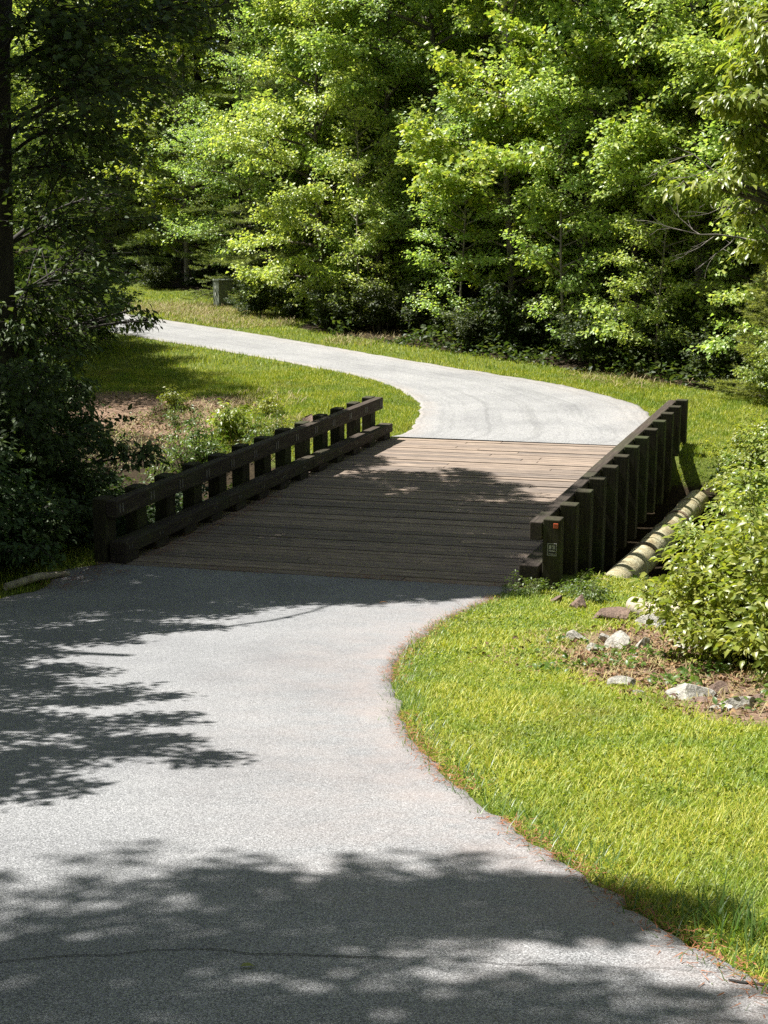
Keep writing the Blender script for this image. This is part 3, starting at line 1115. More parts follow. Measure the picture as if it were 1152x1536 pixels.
def grow_pine(seed, h, rad, lo, n_limb, up=0.12, droop=0.15, trunk_r=0.12, tuft=30, nl=0.11, nw=0.009):
    r = np.random.default_rng(seed)
    wood, lv = MB(), Leaves()
    zz = np.linspace(0, h, 10)
    tp = np.stack([0.06 * np.sin(zz * 0.5 + seed), 0.06 * np.cos(zz * 0.4), zz - 0.3 * (zz < 0.01)], 1)
    wood.tube(tp, trunk_r * (1 - 0.92 * zz / h), 9)
    for i in range(n_limb):
        u = (i // 5 * 5 + r.uniform(0, 1.5)) / n_limb
        z = lo + (h - lo) * min(u, 0.985)
        base = np.array([np.interp(z, zz, tp[:, 0]), np.interp(z, zz, tp[:, 1]), z])
        az = (i % 5) * 2 * PI / 5 + i // 5 * 0.7 + r.uniform(-.35, .35)
        Lb = rad * ((1 - u) ** 0.8 + 0.05) * r.uniform(0.6, 1.2)
        el = up + 0.5 * u + r.normal(0, 0.1)
        d0 = np.array([math.cos(az) * math.cos(el), math.sin(az) * math.cos(el), math.sin(el)])
        k = np.linspace(0, 1, 6)
        pts = base + d0 * Lb * k[:, None] + np.outer(k ** 2, [0, 0, -droop * Lb])
        wood.tube(pts, np.linspace(0.012 + 0.01 * Lb, 0.005, 6), 5)
        ns = max(4, int(Lb * 6))
        for j in range(ns + 1):
            f = 0.2 + 0.8 * j / ns
            pos = np.array([np.interp(f, k, pts[:, c]) for c in range(3)])
            an = az + (1 if j % 2 else -1) * r.uniform(0.35, 0.9) * (0 if j == ns else 1)
            sl = (0.35 * Lb * (1 - 0.7 * f) + 0.22) * r.uniform(0.7, 1.2)
            sd = unit(np.array([math.cos(an), math.sin(an), r.normal(0.12, 0.1)]))
            q = pos + sd * sl
            wood.tube([pos, q], [0.007, 0.003], 3, cap=False)
            n = int(sl * tuft * 10)
            fr = r.uniform(0, 1.1, n)[:, None]
            P = pos + (q - pos) * fr
            D = sd * 0.75 + r.normal(0, 0.55, (n, 3)) + [0, 0, 0.12]
            N = r.normal(0, 1, (n, 3)) + [0, 0, 0.8]
            lv.add(P, D, N, nl * r.uniform(0.7, 1.2, n), np.full(n, nw))
    return wood, lv


def grow_shrub(seed, h, rad, n_stem, L=0.12, W=0.055, dens=55, droop=0.3, spread=0.11, flat=0.5, arch=0.5):
    r = np.random.default_rng(seed)
    wood, lv = MB(), Leaves()
    for i in range(n_stem):
        az = i * 2.39996 + r.uniform(-.4, .4)
        rr = rad * math.sqrt((i + 0.5) / n_stem) * r.uniform(0.75, 1.15)
        hh = h * (1 - 0.45 * (rr / rad) ** 2) * r.uniform(0.7, 1.08)
        k = np.linspace(0, 1, 7)
        b0 = np.array([math.cos(az), math.sin(az), 0]) * rr * 0.25
        tip = np.array([math.cos(az) * rr, math.sin(az) * rr, hh])
        pts = b0 + np.outer(k ** (1 + arch), tip - b0) * [1, 1, 0] + np.outer(k ** (1 / (1 + arch)), [0, 0, hh])
        pts[0, 2] = -0.15
        wood.tube(pts, np.linspace(0.014, 0.004, 7), 5)
        ns = int(4 + np.linalg.norm(tip) * 5.5)
        for j in range(ns):
            f = 0.12 + 0.88 * (j + r.uniform(0, 1)) / ns
            pos = np.array([np.interp(f, k, pts[:, c]) for c in range(3)])
            an = r.uniform(0, 2 * PI) if f < 0.5 else az + r.normal(0, 0.9)
            sl = r.uniform(0.25, 0.6) * (1.25 - 0.6 * f)
            sd = unit(np.array([math.cos(an), math.sin(an), r.normal(0.15, 0.25)]))
            q = pos + sd * sl
            q[2] -= 0.08 * sl
            wood.tube([pos, q], [0.006, 0.003], 3, cap=False)
            leaves_along(lv, r, pos, q, int(sl * dens * r.uniform(.7, 1.3)), spread, L, W, droop, flat)
    return wood, lv


def grow_canopy(seed, trunk, trunk_r, targets, L=0.13, W=0.08, dens=55, droop=0.2, flat=0.45, spread=0.14, n_sub=16):
    """a tree whose limbs reach to given clump centres (tree-local)"""
    r = np.random.default_rng(seed)
    wood, lv = MB(), Leaves()
    trunk = np.asarray(trunk, float)
    n = len(trunk)
    wood.tube(trunk, trunk_r * np.linspace(1.0, 0.35, n) * np.where(np.arange(n) == 0, 1.3, 1), 14)
    for (c, rad, dm, *rest) in targets:
        c = np.asarray(c, float)
        zf = rest[0] if rest else 0.30
        hd = np.hypot(c[0] - trunk[0, 0], c[1] - trunk[0, 1])
        z = np.clip(c[2] - 0.30 * hd, trunk[0, 2] + 1.0, trunk[-1, 2])
        base = np.array([np.interp(z, trunk[:, 2], trunk[:, 0]), np.interp(z, trunk[:, 2], trunk[:, 1]), z])
        k = np.linspace(0, 1, 9)
        pts = base + np.outer(k, c - base) + np.outer(np.sin(PI * k), r.normal(0, 0.06, 3) * np.linalg.norm(c - base)) + np.outer(np.sin(PI * k), [0, 0, 0.08 * hd])
        wood.tube(pts, np.linspace(0.02 + 0.008 * np.linalg.norm(c - base), 0.012, 9), 6)
        leaves_along(lv, r, pts[4], pts[8], int(np.linalg.norm(pts[8] - pts[4]) * dens * dm * 0.14), 0.3, L, W, droop, flat)
        for j in range(int(n_sub * rad ** 1.4 + 4)):
            f = r.uniform(0.62, 1.0) if np.linalg.norm(c - base) > 2.0 else r.uniform(0.3, 1)
            pos = np.array([np.interp(f, k, pts[:, a]) for a in range(3)])
            g = r.normal(0, 1, 3) * [1, 1, zf]
            q = c + unit(g) * [1, 1, 0.45 + 0.5 * (zf > 0.5)] * rad * r.uniform(0.35, 1.1)
            mid = (pos + q) / 2 + [0, 0, 0.05]
            wood.tube([pos, mid, q], [0.012, 0.008, 0.004], 4, cap=False)
            ax = unit(q - pos)
            s0 = q - ax * min(np.linalg.norm(q - pos), rad * 0.8)
            ln = np.linalg.norm(q - s0)
            leaves_along(lv, r, s0, q, int(ln * dens * dm * 0.6), spread, L, W, droop, flat)
            for b in range(3):
                pb = s0 + (q - s0) * r.uniform(0.2, 1)
                an = math.atan2(ax[1], ax[0]) + r.choice([-1, 1]) * r.uniform(0.4, 1.1)
                qb = pb + np.array([math.cos(an), math.sin(an), r.normal(0, .15)]) * rad * 0.45
                wood.tube([pb, qb], [0.006, 0.003], 3, cap=False)
                leaves_along(lv, r, pb, qb, int(rad * 0.45 * dens * dm), spread, L, W, droop, flat)
    return wood, lv


PROTO = {}


def proto(key, wl, bark, leaf, shape='rhomb', part='crown', stem='trunk'):
    wood, lv = wl
    wm = wood.mesh(stem)
    smooth(wm)
    wm.materials.append(bark)
    lm = lv.mesh(part, shape)
    lm.materials.append(leaf)
    PROTO[key] = (wm, lm, stem, part, [])
    return PROTO[key]


def place(key, name, loc, rz, scale, label, cat, group=None):
    """first use links the kind itself, later uses copy the thing and its parts"""
    wm, lm, stem, part, made = PROTO[key]
    if not made:
        root = empty(name, loc, rz, scale)
        link(stem, wm, None, root)
        link(part, lm, None, root)
        made.append(root)
    else:
        src = made[0]
        root = src.copy()
        COL.objects.link(root)
        for ch in list(src.children):
            c = ch.copy()
            COL.objects.link(c)
            c.parent = root
        root.location = tuple(float(k) for k in loc)
        root.rotation_euler = (0, 0, rz)
        root.scale = (scale, scale, scale) if np.isscalar(scale) else tuple(scale)
        for k in ('label', 'category', 'group'):
            if k in root:
                del root[k]
    tag(root, label, cat, group)
    return root


proto('maple', grow(101, 12.5, 2.9, 0.5, 64, L=0.118, W=0.092, dens=84, trunk_r=0.11, droop=0.3), M['bark'], M['maple'])
proto('poplar', grow(102, 13.5, 2.6, 0.9, 62, L=0.145, W=0.12, dens=62, prof='oval', up=0.4, trunk_r=0.11, flat=0.55, droop=0.2), M['pale_bark'], M['poplar'], 'lobed')
proto('oak', grow(103, 15.0, 3.5, 1.2, 70, L=0.115, W=0.068, dens=68, prof='wide', trunk_r=0.16, droop=0.22, gap=0.15), M['bark'], M['oak'])
proto('sapling', grow(104, 8.0, 1.7, 0.5, 44, L=0.12, W=0.08, dens=66, trunk_r=0.05, up=0.35, gap=0.18), M['pale_bark'], M['maple'])
proto('forest', grow(105, 19.0, 4.2, 1.8, 88, L=0.18, W=0.13, dens=36, prof='oval', trunk_r=0.22, up=0.3), M['dark_bark'], M['oak'])
proto('pine', grow_pine(106, 12.5, 2.9, 0.8, 75, tuft=34, nl=0.13, nw=0.016), M['bark'], M['needle'], 'blade')
proto('tall_pine', grow_pine(109, 22, 2.6, 13, 50, tuft=20, nl=0.13, nw=0.02, trunk_r=0.24), M['dark_bark'], M['needle'], 'blade')
proto('hemlock', grow_pine(107, 10.0, 2.2, 0.3, 90, up=0.0, droop=0.28, nl=0.07, nw=0.017, tuft=34, trunk_r=0.09), M['dark_bark'], M['needle'], 'blade')
proto('thicket', grow_shrub(108, 2.2, 1.5, 20, L=0.12, W=0.075, dens=52), M['bark'], M['undergrowth'], 'rhomb', 'foliage', 'stem')

G_FRONT = 'trees along the edge of the woods beyond the road'
front = [
    ('maple', 55, 7.0, 1.0, 'maple_tree', 'sunlit maple glimpsed through the dark boughs at the left edge'),
    ('poplar', 140, 6.5, 1.0, 'poplar_tree', 'sunlit poplar left of the hemlock where the far road vanishes'),
    ('sapling', 170, 8.0, 0.9, 'sapling_tree', 'sapling right where the far road vanishes at the left'),
    ('tall_pine', 352, 8.5, 1.0, 'pine_tree', 'left one of two tall bare trunked pines near the top left'),
    ('tall_pine', 396, 9.0, 1.03, 'pine_tree', 'right one of two tall bare trunked pines near the top left'),
    # key, px, back, scale, name, label
    ('hemlock', 212, 6.8, 0.95, 'hemlock_tree', 'shady hemlock left of the utility box where the far road vanishes'),
    ('pine', 282, 5.6, 0.95, 'pine_tree', 'soft needled pine rising behind the green utility box'),
    ('hemlock', 366, 4.0, 1.0, 'hemlock_tree', 'drooping hemlock just right of the green utility box'),
    ('pine', 408, 3.4, 0.68, 'pine_tree', 'smaller pine between the utility box hemlock and the bright maple'),
    ('maple', 482, 2.8, 1.0, 'maple_tree', 'big bright maple, the leftmost leafy crown beyond the far road'),
    ('sapling', 540, 1.6, 0.9, 'sapling_tree', 'thin pale stemmed sapling in front of the bright maple'),
    ('maple', 570, 3.2, 1.05, 'maple_tree', 'second leafy maple from the left beyond the far road'),
    ('oak', 665, 4.0, 0.95, 'oak_tree', 'broad small leaved oak standing above the middle of the far road'),
    ('sapling', 690, 1.6, 0.8, 'sapling_tree', 'low sapling in front of the broad oak'),
    ('poplar', 765, 2.8, 1.0, 'poplar_tree', 'yellow green poplar right of the broad oak'),
    ('sapling', 842, 1.4, 0.85, 'sapling_tree', 'sapling with bright outer leaves left of the tallest poplar'),
    ('poplar', 872, 3.2, 1.08, 'poplar_tree', 'tallest yellow green poplar above the end of the right bridge rail'),
    ('maple', 955, 2.6, 0.95, 'maple_tree', 'dark footed maple right of the tallest poplar'),
    ('sapling', 985, 1.2, 0.75, 'sapling_tree', 'small sapling at the shady corner right of the far road'),
    ('poplar', 1045, 3.0, 1.0, 'poplar_tree', 'poplar at the right end of the woods behind bare twigs'),
    ('maple', 1140, 2.4, 1.0, 'maple_tree', 'maple at the right edge of the picture behind the lawn'),
    ('maple', 1235, 2.6, 1.0, 'maple_tree', 'maple just beyond the right edge of the picture'),
]
for i, (k, px, back, s, nm, lab) in enumerate(front):
    p = edge_at(px, back + 0.5)
    place(k, nm, p - [0, 0, 0.1], i * 1.37 + 0.4, (s * rng.uniform(.94, 1.06), s * rng.uniform(.94, 1.06), s * rng.uniform(.95, 1.08)), lab, 'tree', G_FRONT)

G_BACK = 'tall trees deep in the woods'
LAB_BACK = 'tall forest tree rising behind the front row of the woods'
keys = ['oak', 'maple', 'forest', 'poplar', 'oak', 'forest', 'maple']
n_b = 0
for row, (back, s) in enumerate(((6.5, 1.0), (11, 1.1), (16.5, 1.05), (26, 1.4))):
    for px in np.arange(-60 + row * 37, 1330, 112 - row * 5):
        p = edge_at(px + rng.uniform(-18, 18), back + rng.uniform(-1, 1))
        k = keys[n_b % len(keys)] if row < 2 else ('forest' if n_b % 3 else 'oak')
        place(k, 'forest_tree', p - [0, 0, 0.1], rng.uniform(0, 6.3), s * rng.uniform(.92, 1.12), LAB_BACK, 'tree', G_BACK)
        n_b += 1

# woods on the left, beyond and beside the left bank
G_LEFT = 'shady trees on the left bank'
left = [
    ('forest', -14.2, 24.0, 0.92, 'forest_tree', 'tall shady tree on the left bank right behind the dark trunk'),
    ('oak', -10.5, 34.6, 0.88, 'oak_tree', 'dense dark oak whose branches hang over the far end of the road'),
    ('maple', -11.6, 38.5, 0.95, 'maple_tree', 'shady maple on the left bank farthest along the road'),
    ('maple', -15.5, 44.5, 1.0, 'maple_tree', 'dark maple on the left where the road leaves the picture'),
    ('sapling', -10.2, 30.5, 0.8, 'sapling_tree', 'shaded sapling at the top of the left bank near the bare soil'),
    ('sapling', -9.9, 36.2, 0.85, 'sapling_tree', 'sapling overhanging the grass below the far road end'),
    ('hemlock', -10.6, 28.5, 1.0, 'hemlock_tree', 'dark hemlock at the left picture edge behind the trunk'),
    ('maple', -13.0, 41.0, 0.9, 'maple_tree', 'maple masking the far end of the road on its near side'),
    ('forest', -19.0, 37.0, 1.05, 'forest_tree', 'tall tree behind the left bank trees, hidden at the left edge'),
    ('oak', -12.5, 17.5, 1.0, 'oak_tree', 'oak standing left of the dark shrubs outside the picture'),
]
for i, (k, x, y, s, nm, lab) in enumerate(left):
    place(k, nm, (x, y, float(hz(x, y)) - 0.1), i * 2.1 + 1.0, s, lab, 'tree', G_LEFT)

for i, (x, y, s_) in enumerate([(11.5, 2, 1.0), (14, 8.5, 1.05), (9.5, -4, 1.0), (16.5, 16, 1.05), (15.5, 23, .95), (4, -12, 1.0), (-3, -15, 1.05), (-10, -12, 1.0), (12, -11, 1.1), (-15, -5, 1.05), (-16, 3, 1.05), (-17, 11, 1.05), (19, 6, 1.15), (-12.5, -1, .9)]):  # unseen rest of the woods, added to block sky light and deepen the shade
    place('forest', 'forest_tree', (x, y, float(hz(x, y)) - .1), i * 1.7, s_, 'tall forest tree standing round the near road unseen, added to block sky light', 'tree', 'unseen woods added round the near road')

# ------------------------------------------------------------------ shade trees near the camera
def shade_target(px, py, h):
    g = hit(px, py)
    if g[2] < 0.0 and py < 880:      # over the ravine the shade lands on the deck
        q = ray(px, py)
        g = np.array([0, 0, CAM_H]) + q * ((0.03 - CAM_H) / q[2])
    return g + SUN * (h / SUN[2])


# A: the dark trunk on the left whose canopy shades the deck
ta = np.array([-5.58, 21.6])
za = float(hz(*ta)) - 0.2
trunkA = [(0, 0, 0), (0.08, 0, 2.5), (0.02, 0.1, 5), (0.15, 0.1, 8), (0.5, 0.0, 11), (0.9, -0.1, 14), (1.2, 0, 16.5)]
ORA = np.array([ta[0], ta[1], za])
tgA = []
for (px, py, h, r_, dm) in [
    (250, 850, 9.0, 1.1, 1.1), (330, 790, 8.8, 1.1, 1.1), (420, 840, 9.4, 1.2, 1.1), (430, 760, 9.0, 1.1, 1.1), (530, 800, 9.6, 1.2, 1.1), (510, 735, 9.2, 1.0, 1.0),
    (620, 760, 10.2, 1.1, 1.0), (610, 835, 10.4, 1.15, 1.1), (700, 800, 10.8, 1.1, 1.1), (700, 735, 10.5, 0.9, .7), (760, 850, 11.2, 1.0, 1.1), (780, 770, 11.2, 0.9, 1.0),
    (520, 868, 10.5, 1.0, 1.0), (640, 875, 10.8, 0.9, .9), (330, 860, 9.8, 1.0, 1.0), (180, 800, 8.2, 1.2, 1.1), (830, 820, 11.6, 0.8, .9),
    (480, 895, 9.6, .5, .9), (570, 900, 10.0, .45, .9), (660, 893, 10.4, .5, .9), (720, 880, 10.8, .5, 1.0), (400, 885, 9.2, .6, 1.0), (610, 870, 10.2, .8, 1.0),
    (600, 715, 9.8, .55, .7), (690, 715, 10.2, .5, .6), (420, 690, 8.8, .9, .9), (520, 690, 9.0, .7, .8),
]:
    tgA.append((shade_target(px, py, h) - ORA, r_, dm))
# hanging dark boughs seen at the upper left of the picture
for (px, py, y, r_, dm) in [(110, 120, 20.5, 1.0, 1), (150, 60, 21.5, 1.0, 1), (240, 30, 22.5, .9, 1), (330, 10, 23.0, .7, .8), (100, 250, 21.5, .9, 1), (130, 200, 22.5, .9, 1), (210, 130, 24, .8, .8),
                            (110, 340, 22, .8, .9), (170, 290, 24, .8, .8), (100, 420, 22.0, .8, .9), (130, 400, 24.0, .7, .8), (80, 20, 20.5, 1.0, 1)]:
    rr = ray(px, py)
    c = np.array([0, 0, CAM_H]) + rr * (y / rr[1])
    tgA.append((c - ORA, r_ * 1.25, dm * 0.11, 0.9))
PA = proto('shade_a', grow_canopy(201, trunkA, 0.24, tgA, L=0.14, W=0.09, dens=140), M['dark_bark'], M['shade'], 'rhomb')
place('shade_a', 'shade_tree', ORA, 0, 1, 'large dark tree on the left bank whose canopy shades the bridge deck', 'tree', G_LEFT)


def shade_tree(key, seed, base, hgt, spots, label, L=0.12, W=0.075, dens=55):
    o = np.array([base[0], base[1], float(hz(*base)) - 0.2])
    tr = [(0, 0, 0), (0.05, 0, hgt * .25), (0.12, 0.06, hgt * .5), (0.2, 0, hgt * .75), (0.35, 0, hgt)]
    tg = [(shade_target(px, py, h) - o, r_, dm) for (px, py, h, r_, dm) in spots]
    # its own upper crown away from the road
    r = np.random.default_rng(seed)
    for _ in range(8):
        a = r.uniform(2.0, 4.3)
        tg.append((np.array([math.cos(a) * r.uniform(1.6, 3.4), math.sin(a) * r.uniform(.5, 1.6), hgt * r.uniform(.35, .8)]), 1.2, 1.4))
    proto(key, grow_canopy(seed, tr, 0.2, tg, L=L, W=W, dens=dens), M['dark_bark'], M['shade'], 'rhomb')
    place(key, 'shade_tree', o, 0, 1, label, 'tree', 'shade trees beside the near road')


shade_tree('shade_b', 202, (-8.2, 14.0), 11, [
    (60, 915, 5.2, .8, 1.1), (170, 905, 5.6, .8, 1.1), (280, 920, 6.0, .7, .9), (360, 890, 7.0, .8, 1.0), (120, 950, 5.2, .7, 1.0), (220, 945, 5.8, .55, .8), (470, 888, 7.6, .6, .7),
    (-60, 930, 5.0, 1.0, 1.2), (-80, 1010, 5.0, 1.0, 1.2), (20, 965, 5.0, .7, 1), (100, 890, 5.6, .7, 1.2), (230, 892, 6.0, .7, 1.2), (330, 908, 6.3, .6, 1.1), (430, 900, 7.2, .5, 1.0), (540, 888, 8.0, .4, .9), (300, 945, 6.0, .22, 1.0), (160, 965, 5.4, .3, 1.0), (60, 985, 5, .3, 1)], 'shade tree left of the near road just before the bridge', dens=100)
shade_tree('shade_c', 203, (-7.6, 9.4), 9, [
    (20, 1030, 4.6, .55, 1.2), (140, 1005, 4.8, .30, 1.2), (120, 1050, 4.8, .45, 1.2), (230, 1047, 5.0, .22, 1.2), (30, 1085, 4.6, .5, 1.2), (160, 1090, 4.8, .36, 1.2), (260, 1085, 5, .18, 1.1),
    (120, 1130, 4.7, .40, 1.2), (240, 1128, 4.9, .30, 1.2), (330, 1140, 5.0, .20, 1.2), (20, 1150, 4.6, .40, 1.2), (60, 1190, 4.6, .28, 1.1), (-80, 1100, 4.6, .8, 1.2), (-80, 1180, 4.5, .7, 1.2), (-60, 1040, 4.8, .8, 1.2)],
    'shade tree left of the near road throwing the fingered shadows', L=0.10, W=0.06, dens=105)
rs = np.random.default_rng(91)
rowA = [(px, 1342 + (px - 760) * 0.03 + rs.uniform(-5, 5), 9.5, .20, 1.0) for px in range(400, 1040, 84)] + [(px, 1376 + (px - 760) * 0.04 + rs.uniform(-5, 5), 9.5, .20, 1.1) for px in range(430, 1040, 76)]
rowA += [(px, 1300 + rs.uniform(-8, 8), 11, .16, .4) for px in range(160, 900, 190)] + [(px, 1340 + rs.uniform(-12, 12), 11, .18, .5) for px in range(-60, 380, 120)] + [(px, 1388 + rs.uniform(-5, 5), 10, .13, .7) for px in range(-60, 420, 120)]
shade_tree('shade_d', 204, (-8.4, 4.6), 14, rowA, 'tall shade tree left of the foreground asphalt', dens=72)
rowB = [(px, 1450 + rs.uniform(-4, 4), 9, .11, 1.0) for px in range(-60, 600, 70)] + [(px, 1480 + rs.uniform(-8, 8), 10, .12, .6) for px in range(-40, 1000, 190)] + [(px, 1515 + rs.uniform(-10, 10), 10, .15, .7) for px in range(-40, 1050, 150)]
rowB += [(px, 1550 + rs.uniform(-8, 8), 9, .2, .9) for px in range(-40, 1100, 150)]
shade_tree('shade_e', 205, (-6.8, 1.6), 13, rowB, 'tall shade tree nearest the camera on the left of the road', dens=66)

# ------------------------------------------------------------------ dark shrubs on the left
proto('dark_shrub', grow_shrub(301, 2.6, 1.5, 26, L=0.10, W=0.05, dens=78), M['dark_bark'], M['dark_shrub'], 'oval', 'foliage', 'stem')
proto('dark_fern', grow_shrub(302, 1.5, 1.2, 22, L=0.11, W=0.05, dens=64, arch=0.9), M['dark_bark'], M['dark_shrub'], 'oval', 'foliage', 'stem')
G_DS = 'dark shrubs beside the left rail'
for (k, px, y, s, lab) in [
    ('dark_shrub', -5, 19.2, 1.1, 'big shaded shrub filling the left edge between trunk and road'),
    ('dark_shrub', -60, 20.5, 1.3, 'tall shaded shrub at the extreme left edge under the dark trunk'),
    ('dark_shrub', -30, 22.5, 1.2, 'shaded shrub behind the big one, left of the bare soil patch'),
    ('dark_fern', 72, 18.9, 0.85, 'low dark shrub right beside the first post of the left rail'),
    ('dark_fern', 30, 17.9, 0.7, 'low dark shrub at the road edge in front of the big shaded one'),
    ('dark_fern', -40, 17.4, 1.0, 'low dark shrub at the left picture edge by the fallen branch'),
    ('dark_fern', 110, 20.4, 0.9, 'dark shrub in the ravine seen through the left rail'),
    ('dark_shrub', 20, 26.5, 0.85, 'shaded shrub on the left bank beside the shadowed grass'),
    ('dark_shrub', 130, 40.0, 1.0, 'shaded shrub standing where the far road leaves the picture'),
    ('dark_shrub', 75, 39.0, 1.15, 'wide shaded shrub left of the one at the far road end'),
    ('dark_shrub', 15, 38.0, 1.25, 'shaded shrub at the left edge on the near side of the far road'),
    ('dark_shrub', -30, 28.0, 1.3, 'shaded shrub far left behind the trunk'),
]:
    p = at_depth(px, y)
    place(k, 'shrub', p - [0, 0, 0.05], px * 0.13 + y, s, lab, 'shrub', G_DS)
for (s_, t_, sc_, lab) in [(1.5, -1.5, .75, 'dark bush in the ravine behind the second post gap of the left rail'), (2.8, -1.9, 1.05, 'dark bush in the ravine behind the fourth post gap of the left rail'),
                           (4.2, -1.9, 1.12, 'dark bush in the ravine behind the sixth post gap of the left rail'), (5.6, -1.9, 1.08, 'dark bush in the ravine behind the eighth post gap of the left rail'),
                           (6.9, -1.7, .9, 'dark low bush behind the ninth post gap of the left rail'), (3.5, -3.2, 1.1, 'dark bush in the middle of the ravine left of the bridge'), (5.4, -3.4, 1.0, 'dark bush low in the ravine below the bare soil')]:
    x_, y_ = from_st(s_, t_)
    place('dark_fern', 'shrub', (x_, y_, float(hz(x_, y_)) - .05), s_ * 2.0, sc_, lab, 'shrub', G_DS)

# the dark bough reaching in front of the bare soil
tg = []
o = at_depth(-25, 21.8)
for (px, py, y, r_) in [(140, 640, 21.0, .4), (180, 672, 20.6, .34), (215, 680, 20.4, .26), (120, 600, 21.2, .5), (90, 560, 21.5, .5), (60, 500, 21.5, .6), (150, 470, 23.5, .35), (195, 466, 23.5, .28), (225, 480, 23.4, .16), (130, 505, 23, .35), (60, 620, 21, .5), (100, 462, 23, .4), (60, 455, 22.5, .5), (20, 470, 22, .6), (100, 500, 22.5, .45), (140, 450, 24, .3), (20, 530, 22, .6), (175, 452, 24, .2)]:
    rr = ray(px, py)
    tg.append((np.array([0, 0, CAM_H]) + rr * (y / rr[1]) - o, r_ * 1.15, 0.8, 0.8))
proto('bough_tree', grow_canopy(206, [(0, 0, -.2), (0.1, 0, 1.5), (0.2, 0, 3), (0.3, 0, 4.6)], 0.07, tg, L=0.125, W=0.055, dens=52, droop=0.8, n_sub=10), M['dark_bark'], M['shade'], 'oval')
place('bough_tree', 'understory_tree', o, 0, 1, 'small dark tree whose drooping boughs hang in front of the bare soil bank', 'tree', G_LEFT)

# ------------------------------------------------------------------ right bank shrubs, right tree
proto('bank_shrub', grow_shrub(303, 2.2, 1.25, 26, L=0.105, W=0.05, dens=88, flat=0.55, droop=0.35), M['stem'], M['shrub'], 'oval', 'foliage', 'stem')
proto('bank_bush', grow_shrub(304, 1.5, 1.05, 24, L=0.09, W=0.045, dens=98, flat=0.6, droop=0.3), M['stem'], M['bright'], 'oval', 'foliage', 'stem')
G_RS = 'sunlit shrubs on the right bank'
for (k, px, py, s, lab) in [
    ('bank_bush', 1110, 992, 0.72, 'sunlit bush at the front of the right bank above the rocks'),
    ('bank_bush', 1160, 1000, 1.0, 'sunlit bush at the right picture edge nearest the lawn'),
    ('bank_shrub', 1140, 945, 0.75, 'tall sunlit shrub behind the front bush on the right bank'),
    ('bank_shrub', 1215, 930, 1.1, 'tall sunlit shrub cut by the right picture edge'),
    ('bank_bush', 1000, 925, 0.34, 'low leafy bush just right of the drain pipe mouth'),
    ('bank_bush', 1100, 905, 0.5, 'bush between the pipe mouth bush and the tall bank shrub'),
    ('bank_bush', 1145, 850, 0.65, 'bush in the ravine level with the middle of the pipe'),
    ('bank_shrub', 1190, 850, 0.95, 'pale leaved shrub at the right edge level with the pipe'),
    ('bank_bush', 1150, 790, 0.8, 'bush in the ravine beside the far end of the drain pipe'),
    ('bank_shrub', 1180, 775, 0.8, 'sunlit shrub at the right edge below the far lawn'),
    ('bank_bush', 1120, 728, 0.55, 'small bush by the tan wing wall'),
    ('bank_bush', 1108, 945, 0.6, 'bush rising behind the bleached log ends'),
    ('bank_bush', 1160, 722, 0.85, 'leafy bush at the right edge below the far lawn'),
    ('bank_shrub', 1158, 800, 0.8, 'pale shrub between the edge bush and the shrubs level with the pipe'),
    ('bank_shrub', 1270, 800, 1.1, 'shrub on the right bank just beyond the picture edge'),
]:
    p = hit(px, py)
    place(k, 'shrub', p - [0, 0, 0.05], px * 0.07 + py, s, lab, 'shrub', G_RS)
# small weeds at the foot of the right posts
proto('weed', grow_shrub(305, 0.55, 0.35, 7, L=0.10, W=0.04, dens=40, spread=0.06), M['stem'], M['weed'], 'oval', 'foliage', 'stem')
for (px, py, s, lab) in [(866, 893, .5, 'small weed growing between the second and third right bridge post'), (885, 902, .5, 'small weed in front of the drain pipe mouth'), (792, 892, .45, 'tiny weed at the near end of the right curb')]:
    place('weed', 'weed_plant', hit(px, py) - [0, 0, .03], px, s, lab, 'weed', 'weeds at the bridge end')

# tree at the right edge with boughs reaching into the picture
o = at_depth(1290, 15.5)
tg = []
for (px, py, y, r_, dm) in [(1130, 100, 14.5, .30, 1), (1120, 150, 14.2, .34, 1), (1075, 150, 14.2, .12, 1), (1110, 200, 14.4, .3, 1), (1140, 240, 14.8, .4, 1), (1090, 268, 14.0, .17, 1), (1055, 276, 13.9, .14, 1), (1022, 280, 13.9, .07, 1), (1140, 310, 14.5, .25, 1),
                            (1120, 320, 14.2, .12, .9), (1145, 370, 14.3, .2, 1), (1150, 50, 14.3, .4, 1), (1180, 150, 14.5, .5, 1), (1195, 280, 14.5, .5, 1), (1190, 20, 15, .6, 1), (1190, 400, 14.8, .35, 1)]:
    rr = ray(px, py)
    tg.append((np.array([0, 0, CAM_H]) + rr * (y / rr[1]) - o, r_, dm))
tz = 9.0
proto('right_tree', grow_canopy(207, [(0, 0, -.2), (0, 0.05, 2), (-.05, 0, 4.5), (-.1, 0, 7), (-.1, 0, 9)], 0.09, tg, L=0.12, W=0.043, dens=95, droop=0.7, spread=0.09, n_sub=26), M['bark'], M['bright'], 'oval')
place('right_tree', 'sourwood_tree', o, 0, 1, 'tree at the right edge with long drooping yellow green leaves', 'tree')
# small pine and bush at the right end of the far lawn
p = hit(1146, 605)
proto('young_pine', grow_pine(208, 4.2, 1.35, 0.1, 60, up=0.35, droop=0.05, trunk_r=0.05, tuft=38, nl=0.12, nw=0.013), M['bark'], leaf_mat('young_pine_needle', [(0.15, 0.20, 0.05), (0.22, 0.27, 0.08), (0.30, 0.33, 0.12)], rough=0.5), 'blade')
place('young_pine', 'pine_tree', p + [0.35, 0.5, -.1], 0.3, 0.85, 'young bushy pine at the right end of the far lawn', 'tree')
place('bank_shrub', 'shrub', p + [0.35, -.1, -.05], 2.2, 0.72, 'rounded bush standing in front of the young pine', 'shrub', G_RS)

